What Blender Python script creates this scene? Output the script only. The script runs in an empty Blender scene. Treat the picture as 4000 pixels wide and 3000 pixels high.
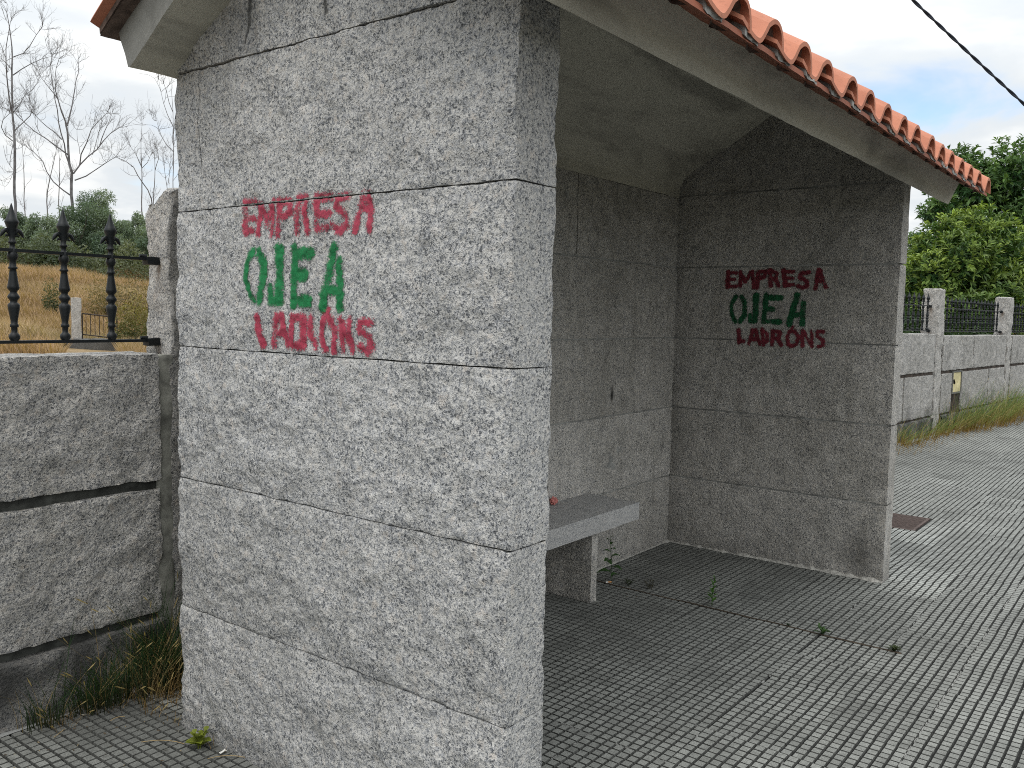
import bpy, math, random
import numpy as np
from mathutils import Matrix, Vector

# ------------------------------------------------------------------ camera, sky, light
SC = bpy.context.scene
COL = SC.collection
R_CAM = np.array([[0.611637, 0.789501, 0.050879], [-0.790875, 0.608508, 0.065071], [0.020413, -0.080039, 0.996583]])
CAM = np.array([-1.66505, -1.28141, 1.47416])
F_PX = 3417.95                                    # focal length for a picture 4000 wide
cd = bpy.data.cameras.new('camera')
cam = bpy.data.objects.new('camera', cd)
COL.objects.link(cam)
X, Yf, Z = R_CAM[:, 0], R_CAM[:, 1], R_CAM[:, 2]
cam.matrix_world = Matrix(((X[0], Z[0], -Yf[0], CAM[0]), (X[1], Z[1], -Yf[1], CAM[1]), (X[2], Z[2], -Yf[2], CAM[2]), (0, 0, 0, 1)))
cd.sensor_width = 36.0
cd.lens = F_PX / 4000 * 36.0
cd.clip_start = 0.05
cd.clip_end = 5000
SC.camera = cam
SC.view_settings.view_transform = 'Standard'
SC.view_settings.look = 'None'
SC.view_settings.exposure = 0.14
SC.view_settings.gamma = 1.0
SC.view_settings.use_curve_mapping = False
SC.cycles.max_bounces = 6
SC.cycles.diffuse_bounces = 4
SC.cycles.transparent_max_bounces = 12
SC.cycles.use_denoising = False
SC.cycles.filter_width = 1.0

SUN_EL, SUN_AZ = math.radians(64), math.radians(192)    # azimuth counted from +x, in the ground plane
w = bpy.data.worlds.new('World')
SC.world = w
w.use_nodes = True
nt = w.node_tree
nt.nodes.clear()


class NT:
    """small helper for writing node trees"""
    def __init__(s, tree):
        s.t = tree

    def n(s, kind, **kw):
        nd = s.t.nodes.new(kind)
        for k, v in kw.items():
            if k.startswith('i_'):
                nd.inputs[k[2:].replace('_', ' ')].default_value = v
            else:
                setattr(nd, k, v)
        return nd

    def l(s, a, b):
        s.t.links.new(a, b)

    def val(s, inp, v):
        if hasattr(v, 'is_output') or isinstance(v, bpy.types.NodeSocket):
            s.l(v, inp)
        else:
            inp.default_value = v

    def math(s, op, a, b=0.0, c=0.0, clamp=False):
        nd = s.n('ShaderNodeMath', operation=op, use_clamp=clamp)
        for i, v in enumerate((a, b, c)):
            s.val(nd.inputs[i], v)
        return nd.outputs[0]

    def vmath(s, op, a, b=(0, 0, 0)):
        nd = s.n('ShaderNodeVectorMath', operation=op)
        s.val(nd.inputs[0], a)
        s.val(nd.inputs[1], b)
        return nd.outputs[0]

    def mix(s, f, a, b, mode='MIX'):
        nd = s.n('ShaderNodeMix', data_type='RGBA', blend_type=mode)
        s.val(nd.inputs[0], f)
        for i, v in ((6, a), (7, b)):
            if isinstance(v, tuple) and len(v) == 3:
                v = v + (1,)
            s.val(nd.inputs[i], v)
        return nd.outputs[2]

    def noise(s, vec, scale, detail=2.0, rough=0.5, dist=0.0, col=False):
        nd = s.n('ShaderNodeTexNoise')
        if vec is not None:
            s.l(vec, nd.inputs['Vector'])
        nd.inputs['Scale'].default_value = scale
        nd.inputs['Detail'].default_value = detail
        nd.inputs['Roughness'].default_value = rough
        nd.inputs['Distortion'].default_value = dist
        return nd.outputs['Color' if col else 'Fac']

    def step(s, v, lo, hi):
        nd = s.n('ShaderNodeMapRange', interpolation_type='SMOOTHSTEP')
        s.val(nd.inputs[0], v)
        nd.inputs[1].default_value = lo
        nd.inputs[2].default_value = hi
        return nd.outputs[0]


N = NT(nt)
tc = N.n('ShaderNodeTexCoord')
sky = N.n('ShaderNodeTexSky', sky_type='NISHITA')
sky.sun_disc = False
sky.sun_elevation = SUN_EL
sky.sun_rotation = math.radians(90) - SUN_AZ
sky.air_density = 1.0
sky.dust_density = 1.5
sep = N.n('ShaderNodeSeparateXYZ')
N.l(tc.outputs['Generated'], sep.inputs[0])
dz = N.math('MAXIMUM', sep.outputs[2], 0.0)
den = N.math('ADD', dz, 0.16)
comb = N.n('ShaderNodeCombineXYZ')
N.l(N.math('DIVIDE', sep.outputs[0], den), comb.inputs[0])
N.l(N.math('DIVIDE', sep.outputs[1], den), comb.inputs[1])
comb.inputs[2].default_value = 3.7
big = N.noise(comb.outputs[0], 0.55, 5, 0.55, 0.25)
fine = N.noise(comb.outputs[0], 2.1, 5, 0.55, 0.3)
puff = N.step(N.math('ADD', N.math('MULTIPLY', big, 0.55), N.math('MULTIPLY', fine, 0.45)), 0.46, 0.62)
cover = N.step(N.math('ADD', N.math('MULTIPLY', big, 0.6), N.math('MULTIPLY', fine, 0.4)), 0.34, 0.47)
grey = N.mix(puff, (7.9, 8.35, 8.7), (11.4, 11.3, 10.9))
# an overcast sky is brighter overhead than near the horizon
lift = N.math('ADD', 0.92, N.math('MULTIPLY', N.step(dz, 0.12, 0.9), 1.05))
cl = N.n('ShaderNodeVectorMath', operation='SCALE')
N.l(grey, cl.inputs[0])
N.l(lift, cl.inputs['Scale'])
bl = N.n('ShaderNodeVectorMath', operation='SCALE')
N.l(sky.outputs[0], bl.inputs[0])
bl.inputs['Scale'].default_value = 2.1
bg = N.n('ShaderNodeBackground', i_Strength=0.1)
N.l(N.mix(cover, bl.outputs[0], cl.outputs[0]), bg.inputs[0])
out = N.n('ShaderNodeOutputWorld')
N.l(bg.outputs[0], out.inputs[0])

sl = bpy.data.lights.new('sun', 'SUN')
sl.energy = 1.2
sl.angle = math.radians(24)
sl.color = (1.0, 0.96, 0.9)
so = bpy.data.objects.new('sun', sl)
COL.objects.link(so)
sd = Vector((math.cos(SUN_AZ) * math.cos(SUN_EL), math.sin(SUN_AZ) * math.cos(SUN_EL), math.sin(SUN_EL)))
so.rotation_euler = sd.to_track_quat('Z', 'Y').to_euler()
so.location = sd * 60

# ------------------------------------------------------------------ numeric helpers
rnd = random.Random(11)
rs = np.random.RandomState(5)


def vnoise(P, seed=0):
    """smooth value noise in 3-D, -1..1"""
    P = np.asarray(P, dtype=np.float64)
    i = np.floor(P).astype(np.int64)
    f = P - i
    f = f * f * (3 - 2 * f)

    def h(a, b, c):
        n = (a * 374761393 + b * 668265263 + c * 2147483647 + seed * 1442695041) & 0xFFFFFFFF
        n = ((n ^ (n >> 13)) * 1274126177) & 0xFFFFFFFF
        n = ((n ^ (n >> 16)) * 2246822519) & 0xFFFFFFFF
        return ((n >> 7) & 0xFFFF) / 32767.5 - 1.0
    r = 0
    for dx in (0, 1):
        for dy in (0, 1):
            for dk in (0, 1):
                wt = (f[:, 0] if dx else 1 - f[:, 0]) * (f[:, 1] if dy else 1 - f[:, 1]) * (f[:, 2] if dk else 1 - f[:, 2])
                r = r + wt * h(i[:, 0] + dx, i[:, 1] + dy, i[:, 2] + dk)
    return r


def vec_noise(P, amp, freq, seed=0, octaves=3, dirs=(1, 1, 1), keepf=0.55):
    P = np.asarray(P)
    o = np.zeros_like(P)
    for k in range(octaves):
        for c in range(3):
            o[:, c] += vnoise(P * freq * 2 ** k + 17.3 * c, seed + c * 7 + k * 31) * amp * keepf ** k * dirs[c]
    return o


def rayd(px, py):
    d = R_CAM @ np.array([(px - 2000) / F_PX, 1.0, -(py - 1500) / F_PX])
    return d


def at(px, py, dist):
    """the point seen at a pixel of the photograph, at a horizontal distance from the camera"""
    d = rayd(px, py)
    return CAM + d / math.hypot(d[0], d[1]) * dist


class MB:
    def __init__(s):
        s.v, s.f, s.m, s.nv, s.att, s.sm = [], [], [], 0, [], []

    def add(s, verts, faces, mat=0, att=None, smooth=False):
        verts = np.asarray(verts, dtype=np.float64).reshape(-1, 3)
        s.v.append(verts)
        faces = np.asarray(faces, dtype=np.int64)
        s.f.append(faces + s.nv)
        s.m.append(np.full(len(faces), mat))
        s.sm.append(np.full(len(faces), smooth))
        s.nv += len(verts)
        if att is None:
            att = np.zeros((len(verts), 4))
        att = np.asarray(att, dtype=np.float64)
        if att.ndim == 1:
            att = np.tile(att, (len(verts), 1))
        s.att.append(att)

    def box(s, lo, hi, mat=0, att=None):
        x0, y0, z0 = lo
        x1, y1, z1 = hi
        v = [(x0, y0, z0), (x1, y0, z0), (x1, y1, z0), (x0, y1, z0), (x0, y0, z1), (x1, y0, z1), (x1, y1, z1), (x0, y1, z1)]
        s.add(v, [(0, 3, 2, 1), (4, 5, 6, 7), (0, 1, 5, 4), (1, 2, 6, 5), (2, 3, 7, 6), (3, 0, 4, 7)], mat, att)

    def tube(s, pts, rad, sides=6, mat=0, att=None, smooth=True, cap=True):
        pts = np.asarray(pts, dtype=np.float64)
        n = len(pts)
        rad = np.full(n, rad) if np.isscalar(rad) else np.asarray(rad)
        tang = np.gradient(pts, axis=0)
        tang /= np.linalg.norm(tang, axis=1)[:, None] + 1e-12
        a = np.array([0, 0, 1.0]) if abs(tang[0, 2]) < .8 else np.array([1.0, 0, 0])
        V = []
        for i in range(n):
            b = np.cross(tang[i], a)
            b /= np.linalg.norm(b) + 1e-12
            a = np.cross(b, tang[i])
            ang = np.arange(sides) * 2 * math.pi / sides
            V.append(pts[i] + rad[i] * (np.cos(ang)[:, None] * b + np.sin(ang)[:, None] * a))
        V = np.concatenate(V)
        k = np.arange(sides)
        F = []
        for i in range(n - 1):
            F.append(np.stack([i * sides + k, i * sides + (k + 1) % sides, (i + 1) * sides + (k + 1) % sides, (i + 1) * sides + k], 1))
        s.add(V, np.concatenate(F), mat, att, smooth)
        if cap:
            V2 = np.concatenate([V[:sides], pts[:1], V[-sides:], pts[-1:]])
            F2 = [((j + 1) % sides, j, sides, sides) for j in range(sides)] + [(sides + 1 + j, sides + 1 + (j + 1) % sides, 2 * sides + 1, 2 * sides + 1) for j in range(sides)]
            s.tris(V2, [f[:3] for f in F2], mat, att)

    def tris(s, verts, faces, mat=0, att=None, smooth=False):
        f = np.asarray(faces, dtype=np.int64)
        f = np.concatenate([f, np.full((len(f), 1), -10**9)], 1)
        s.add(verts, f, mat, att, smooth)

    def lathe(s, prof, sides=12, mat=0, axis_at=(0, 0), smooth=True):
        prof = np.asarray(prof)
        ang = np.arange(sides) * 2 * math.pi / sides
        V = []
        for z, r in prof:
            V.append(np.stack([axis_at[0] + r * np.cos(ang), axis_at[1] + r * np.sin(ang), np.full(sides, z)], 1))
        k = np.arange(sides)
        F = [np.stack([i * sides + k, i * sides + (k + 1) % sides, (i + 1) * sides + (k + 1) % sides, (i + 1) * sides + k], 1) for i in range(len(prof) - 1)]
        s.add(np.concatenate(V), np.concatenate(F), mat, None, smooth)

    def mesh(s, name, mats):
        me = bpy.data.meshes.new(name)
        V = np.concatenate(s.v) if s.v else np.zeros((0, 3))
        F = np.concatenate(s.f) if s.f else np.zeros((0, 4), dtype=np.int64)
        tri = F[:, 3] < 0
        cnt = np.where(tri, 3, 4)
        start = np.concatenate([[0], np.cumsum(cnt)[:-1]]).astype(np.int32)
        loops = F[np.concatenate([np.ones((len(F), 3), bool), ~tri[:, None]], 1)]
        me.vertices.add(len(V))
        me.vertices.foreach_set('co', V.astype(np.float32).ravel())
        me.loops.add(len(loops))
        me.loops.foreach_set('vertex_index', loops.astype(np.int32))
        me.polygons.add(len(F))
        me.polygons.foreach_set('loop_start', start)
        me.polygons.foreach_set('material_index', np.concatenate(s.m).astype(np.int32))
        me.polygons.foreach_set('use_smooth', np.concatenate(s.sm).astype(bool))
        me.update(calc_edges=True)
        ca = me.attributes.new('tint', 'FLOAT_COLOR', 'POINT')
        ca.data.foreach_set('color', np.concatenate(s.att).astype(np.float32).ravel())
        for m in (mats if isinstance(mats, (list, tuple)) else [mats]):
            me.materials.append(m)
        return me

    def build(s, name, mats, parent=None, **kw):
        o = bpy.data.objects.new(name, s.mesh(name, mats))
        COL.objects.link(o)
        if parent is not None:
            o.parent = parent
        tag(o, **kw)
        return o


def tag(o, label=None, cat=None, group=None, kind=None):
    for k, v in (('label', label), ('category', cat), ('group', group), ('kind', kind)):
        if v:
            o[k] = v
    return o


def thing(name, label, cat, loc=(0, 0, 0), rotz=0.0, group=None):
    o = bpy.data.objects.new(name, None)
    o.empty_display_size = 0.1
    COL.objects.link(o)
    o.location = loc
    o.rotation_euler = (0, 0, rotz)
    return tag(o, label, cat, group)


def share(o, name, parent=None):
    c = o.copy()
    COL.objects.link(c)
    c.name = name
    c.parent = parent
    return c


def rock(P0, cfg):
    """the hewn face of a coursed wall: cushioned blocks, broad hollows, small chips"""
    amp, freq, seed, octv, dirs, keepf, axis, sgn, bulge, low = cfg
    o = vec_noise(P0, amp, freq, seed, octv, dirs, keepf)
    z = P0[:, 2]
    k = np.clip(np.searchsorted(ZJ, z) - 1, 0, len(ZJ) - 2)
    zj = np.array(ZJ)
    t = np.clip((z - zj[k]) / (zj[k + 1] - zj[k]), 0, 1)
    t = np.where(z > zj[-1], np.clip(.5 - (z - zj[-1]), 0, 1), t)
    cush = 1 - np.abs(2 * t - 1) ** 3
    oth = P0[:, 1 - axis]
    nz = vnoise(np.stack([oth * 3.2, z * 4.2, k * 7.7], 1), seed + 5) + .7 * vnoise(np.stack([oth * 7, z * 10, k * 3.1], 1), seed + 6)
    o[:, axis] += sgn * cush * (bulge + low * nz)
    return o


ZJ = [-.03, .4415, .8915, 1.3415, 1.7915, 2.2415]


def face_grid(lo, hi, axis, side, res):
    """one face of a box as a grid of points"""
    ax = [a for a in range(3) if a != axis]
    n = [max(1, int(math.ceil((hi[a] - lo[a]) / res))) for a in ax]
    u = np.linspace(lo[ax[0]], hi[ax[0]], n[0] + 1)
    v = np.linspace(lo[ax[1]], hi[ax[1]], n[1] + 1)
    U, V = np.meshgrid(u, v, indexing='ij')
    P = np.zeros((U.size, 3))
    P[:, ax[0]] = U.ravel()
    P[:, ax[1]] = V.ravel()
    P[:, axis] = hi[axis] if side else lo[axis]
    i, j = np.meshgrid(np.arange(n[0]), np.arange(n[1]), indexing='ij')
    a = (i * (n[1] + 1) + j).ravel()
    F = np.stack([a, a + n[1] + 1, a + n[1] + 2, a + 1], 1)
    flip = (axis == 1) ^ (not side)
    return P, (F[:, ::-1] if flip else F)


def rough_box(mb, lo, hi, res=0.012, r=0.004, amp=0.003, freq=14.0, seed=0, top=None, mat=0, faces='xXyYzZ', stain=None, oct=3, edge=0.0, dirs=(1, 1, 1), keepf=0.55, cfg=None, tone=0.0):
    """a hewn block: six gridded faces, chipped edges, one continuous displacement"""
    lo, hi = np.array(lo, float), np.array(hi, float)
    for ch in faces:
        axis = 'xyz'.index(ch.lower())
        P, F = face_grid(lo, hi, axis, ch.isupper(), res if np.isscalar(res) else res.get(ch, res['*']))
        P0 = P.copy()
        if top is not None:
            P[:, 2] = np.minimum(P[:, 2], top(P))
        rr = r
        if edge:
            rr = r * (1 + edge * np.clip(vnoise(P0 * 30 + 5, seed + 91), -0.7, 1))[:, None]
        q = np.clip(P, lo + rr, hi - rr)
        d = P - q
        L = np.linalg.norm(d, axis=1)[:, None]
        P = np.where(L > 1e-9, q + rr * d / np.maximum(L, 1e-9), P)
        P = P + (rock(P0, cfg) if cfg else vec_noise(P0, amp, freq, seed, oct, dirs, keepf))
        att = None
        if stain is not None:
            att = np.zeros((len(P), 4))
            att[:, 0] = stain(P0)
            att[:, 1] = tone
        mb.add(P, F, mat, att, True)


# ------------------------------------------------------------------ materials
def newmat(name):
    m = bpy.data.materials.new(name)
    m.use_nodes = True
    m.node_tree.nodes.clear()
    n = NT(m.node_tree)
    o = n.n('ShaderNodeOutputMaterial')
    b = n.n('ShaderNodeBsdfPrincipled')
    b.inputs['Roughness'].default_value = 0.85
    b.inputs['Specular IOR Level'].default_value = 0.25
    n.l(b.outputs[0], o.inputs[0])
    return m, n, b, o


def coord(n):
    return n.n('ShaderNodeTexCoord').outputs['Object']


def bump(n, b, h, strength, dist):
    bp = n.n('ShaderNodeBump', i_Strength=strength, i_Distance=dist)
    n.l(h, bp.inputs['Height'])
    n.l(bp.outputs[0], b.inputs['Normal'])


def attr(n):
    a = n.n('ShaderNodeAttribute', attribute_name='tint')
    s_ = n.n('ShaderNodeSeparateColor')
    n.l(a.outputs['Color'], s_.inputs[0])
    return a, s_


def granite(name, tone=1.0, grain=1.0, warm=0.0, dirt=0.3, relief=1.0, patches=1.0):
    m, n, b, o = newmat(name)
    c = coord(n)
    wob = n.noise(c, 38 * grain, 2, .5, 0, True)
    c2 = n.vmath('ADD', c, n.vmath('MULTIPLY', n.vmath('SUBTRACT', wob, (.5, .5, .5)), (.012, .012, .012)))
    patch = n.noise(c2, 30 * grain, 3, 0.55)
    g1 = n.noise(c2, 125 * grain, 2, 0.6, 0.6)
    g2 = n.noise(c, 260 * grain, 2, 0.6)
    # pale feldspar crystals, grey quartz, black mica clusters
    big_ = n.noise(c, 9 * grain, 2, .5)
    quartz = n.step(n.noise(c2, 85 * grain, 3, .65), 0.44, 0.60)
    col = n.mix(quartz, (.56 * tone, .55 * tone, .527 * tone), (.37 * tone, .375 * tone, .385 * tone))
    pink = n.step(n.noise(c, 24 * grain, 2, .5), 0.46, 0.66)
    pc = n.mix(pink, (.60 * tone, .59 * tone, .57 * tone), (.59 * tone, .53 * tone, .47 * tone))
    pale = n.step(patch, 0.52, 0.64)
    col = n.mix(n.math('MULTIPLY', pale, .60 * patches), col, pc)
    col = n.mix(n.math('MULTIPLY', n.step(g2, .50, .66), .55), col, (.68 * tone, .67 * tone, .645 * tone))
    thr = n.math('ADD', n.math('ADD', n.math('MULTIPLY', g1, .62), n.math('MULTIPLY', g2, .38)), n.math('ADD', n.math('MULTIPLY', n.math('SUBTRACT', patch, .5), -0.12), n.math('MULTIPLY', n.math('SUBTRACT', big_, .5), .10)))
    col = n.mix(n.math('MULTIPLY', n.step(thr, 0.500, 0.555), 0.66), col, (.165 * tone, .177 * tone, .198 * tone))
    col = n.mix(n.math('MULTIPLY', n.step(thr, 0.565, 0.61), 0.82), col, (.06, .064, .072))
    # weathering
    d1 = n.noise(c, 1.3, 6, 0.6)
    d2 = n.noise(c, 11.0, 5, 0.65)
    dm = n.math('MULTIPLY', n.step(n.math('ADD', n.math('MULTIPLY', d1, .6), n.math('MULTIPLY', d2, .4)), 0.34, 0.72), dirt)
    col = n.mix(dm, col, (.34, .335, .30), 'MULTIPLY')
    mpz = n.n('ShaderNodeMapping')
    mpz.inputs['Scale'].default_value = (1, 1, .1)
    n.l(c, mpz.inputs['Vector'])
    col = n.mix(n.math('MULTIPLY', n.step(n.noise(mpz.outputs[0], 11, 4, .6), .5, .72), dirt * .55), col, (.42, .42, .39), 'MULTIPLY')
    a, s_ = attr(n)
    col = n.mix(s_.outputs[0], col, (.035, .036, .036))
    col = n.mix(s_.outputs[1], col, (.45, .44, .41), 'MULTIPLY')
    col = n.mix(s_.outputs[2], col, (.16, .085, .035))
    if warm:
        col = n.mix(warm, col, (1.0, .90, .76), 'MULTIPLY')
    n.l(col, b.inputs['Base Color'])
    b.inputs['Roughness'].default_value = 0.8
    h = n.math('ADD', n.math('MULTIPLY', g1, .5), n.math('ADD', n.math('MULTIPLY', n.noise(c, 60, 4, .6), 1.1), n.math('MULTIPLY', g2, .35)))
    bump(n, b, h, 0.85 * relief, 0.009)
    return m


def concrete(name, base=(.30, .30, .275), streak=0.5, dark=(.13, .13, .12), stretch=(1, 1, 1), sc=3.0):
    m, n, b, o = newmat(name)
    c = coord(n)
    mp = n.n('ShaderNodeMapping')
    mp.inputs['Scale'].default_value = stretch
    n.l(c, mp.inputs['Vector'])
    a = n.noise(mp.outputs[0], sc, 5, .6, .4)
    f = n.noise(c, 45, 3, .6)
    g = n.noise(c, 220, 2, .6)
    col = n.mix(n.math('MULTIPLY', n.step(a, .42, .72), streak), base, dark)
    col = n.mix(n.math('MULTIPLY', n.step(f, .55, .75), .3), col, (dark[0] * .8, dark[1] * .8, dark[2] * .8))
    col = n.mix(n.math('MULTIPLY', n.step(g, .5, .7), .15), col, (.5, .5, .47))
    a2, s_ = attr(n)
    col = n.mix(s_.outputs[0], col, (.07, .07, .06))
    n.l(col, b.inputs['Base Color'])
    b.inputs['Roughness'].default_value = .9
    bump(n, b, n.math('ADD', f, n.math('MULTIPLY', g, .4)), .35, .004)
    return m


def plain(name, col, rough=.8, var=.25, sc=30.0, metal=0.0, spec=.25, bmp=0.0, usetint=False):
    m, n, b, o = newmat(name)
    c = coord(n)
    f = n.noise(c, sc, 4, .6)
    cc_ = n.mix(n.step(f, .3, .7), tuple(x * (1 - var) for x in col), tuple(min(1, x * (1 + var)) for x in col))
    if usetint:
        a = n.n('ShaderNodeAttribute', attribute_name='tint')
        cc_ = n.mix(1.0, cc_, a.outputs['Color'], 'MULTIPLY')
    n.l(cc_, b.inputs['Base Color'])
    b.inputs['Roughness'].default_value = rough
    b.inputs['Metallic'].default_value = metal
    b.inputs['Specular IOR Level'].default_value = spec
    if bmp:
        bump(n, b, f, bmp, .004)
    return m


def leafmat(name, rough=.5, trans=.25, var=.3):
    """leaf colour comes from the plant's own tint attribute"""
    m, n, b, o = newmat(name)
    a = n.n('ShaderNodeAttribute', attribute_name='tint')
    f = n.noise(coord(n), 9.0, 2, .5)
    col = n.mix(1.0, a.outputs['Color'], n.mix(f, (1 - var,) * 3, (1 + var,) * 3), 'MULTIPLY')
    n.l(col, b.inputs['Base Color'])
    b.inputs['Roughness'].default_value = rough
    b.inputs['Specular IOR Level'].default_value = .3
    if trans:
        tr = n.n('ShaderNodeBsdfTranslucent')
        n.l(n.mix(1.0, col, (1.25, 1.3, .6), 'MULTIPLY'), tr.inputs[0])
        mx = n.n('ShaderNodeMixShader')
        mx.inputs[0].default_value = trans
        n.l(b.outputs[0], mx.inputs[1])
        n.l(tr.outputs[0], mx.inputs[2])
        n.l(mx.outputs[0], o.inputs[0])
    return m


M = {}
M['granite_outer'] = granite('granite_outer', 1.03, 1.05, 0.0, .30, 1.0)
M['granite_inner'] = granite('granite_inner', 1.22, 1.3, .32, .55, 1.0, .5)
M['granite_bench'] = granite('granite_bench', .95, 2.0, 0.0, .15, .3, .5)
M['granite_wall'] = granite('granite_wall', .94, 1.05, .2, .5, 1.2)
M['granite_post'] = granite('granite_post', 1.0, 1.2, .25, .35, 1.2)
M['mortar_fillet'] = plain('mortar_fillet', (.21, .21, .185), .95, .45, 14, bmp=.6)
M['mortar_dark'] = plain('mortar_dark', (.05, .052, .047), .95, .4, 25, bmp=.4)
M['mortar_grey'] = plain('mortar_grey', (.26, .262, .25), .95, .35, 18, bmp=.5)
M['mortar_rust'] = plain('mortar_rust', (.062, .050, .042), .95, .45, 9, bmp=.5)
M['mortar_brown'] = plain('mortar_brown', (.13, .095, .08), .95, .35, 40, bmp=.5)
M['mortar_pale'] = plain('mortar_pale', (.40, .39, .36), .95, .35, 60, bmp=.6)
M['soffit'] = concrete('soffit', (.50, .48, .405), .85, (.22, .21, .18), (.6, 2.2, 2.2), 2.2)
M['soffit_dark'] = concrete('soffit_dark', (.15, .147, .132), .8, (.06, .06, .054), (1, 1, 1), 6)  # underside of the near overhang: stained, darker than the inner soffit
M['gable_shaded'] = concrete('gable_shaded', (.21, .21, .195), .6, (.12, .12, .11), (1, 1, 1), 5)  # same concrete as the fascia, its shading put into the colour
M['fascia'] = concrete('fascia', (.52, .515, .465), .5, (.34, .34, .305), (.5, 1, 1), 2.5)
M['cement'] = concrete('cement', (.24, .245, .24), .6, (.13, .135, .135), (1, 1, 1), 3.5)


def terracotta(name, base, dark):
    m, n, b, o = newmat(name)
    c = coord(n)
    f = n.noise(c, 5, 4, .6)
    g = n.noise(c, 70, 3, .6)
    col = n.mix(n.step(f, .35, .7), base, dark)
    col = n.mix(n.math('MULTIPLY', n.step(g, .55, .75), .35), col, (dark[0] * .55, dark[1] * .6, dark[2] * .6))
    n.l(col, b.inputs['Base Color'])
    b.inputs['Roughness'].default_value = .75
    bump(n, b, g, .2, .003)
    return m


M['tile'] = terracotta('tile', (.48, .195, .12), (.385, .15, .092))
M['tile_red'] = terracotta('tile_red', (.30, .105, .062), (.21, .08, .05))
M['iron'] = plain('iron', (.006, .0085, .010), .5, .3, 20, 0.0, .35)
M['iron_old'] = plain('iron_old', (.05, .04, .033), .7, .4, 20)
M['cable'] = plain('cable', (.02, .024, .035), .6, .3, 30)
M['bark'] = plain('bark', (.15, .145, .15), .9, .35, 3.0, bmp=.3)
M['bark_dark'] = plain('bark_dark', (.10, .085, .07), .9, .35, 6.0, bmp=.3)
M['leaf'] = leafmat('leaf', .38, .22)
M['leaf_soft'] = leafmat('leaf_soft', .6, .3)
M['grass'] = leafmat('grass', .7, .3, .25)
M['box_paint'] = plain('box_paint', (.60, .53, .30), .6, .12, 6)
M['box_frame'] = plain('box_frame', (.13, .13, .12), .7, .2, 9)
M['grate'] = plain('grate', (.085, .062, .055), .75, .35, 40)
M['black'] = plain('black', (.006, .006, .006), .9, .2, 20)
M['pink'] = plain('pink', (.52, .19, .17), .5, .35, 90)
M['paper'] = plain('paper', (.75, .74, .70), .6, .1, 60)
M['filter'] = plain('filter', (.60, .30, .12), .7, .2, 90)
M['salmon'] = plain('salmon', (.62, .27, .18), .8, .15, 2)
M['render_white'] = plain('render_white', (.62, .58, .52), .85, .1, 2)

# ------------------------------------------------------------------ ground, pavement
TILE = 0.3052
U0, V0 = 2.411, -0.3025        # one corner of the tile grid


def fence_right(s, off=0.0):
    """point on the line of the right-hand boundary wall (its pavement face)"""
    c_, s_ = math.cos(RW_ANG), math.sin(RW_ANG)
    return np.array([RW_A[0] + s * c_ - off * s_, RW_A[1] + s * s_ + off * c_])


RW_A = (9.591, 1.45)
RW_ANG = math.atan2(-0.46, 4.785)


def paving_edge(u):
    """where the slabs stop and the cement strip along the boundary wall begins"""
    return np.where(u < 0.95, 1.84, np.where(u < 5.0, 1.88, 1.36 - 0.0961 * (u - 9.591)))


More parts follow.
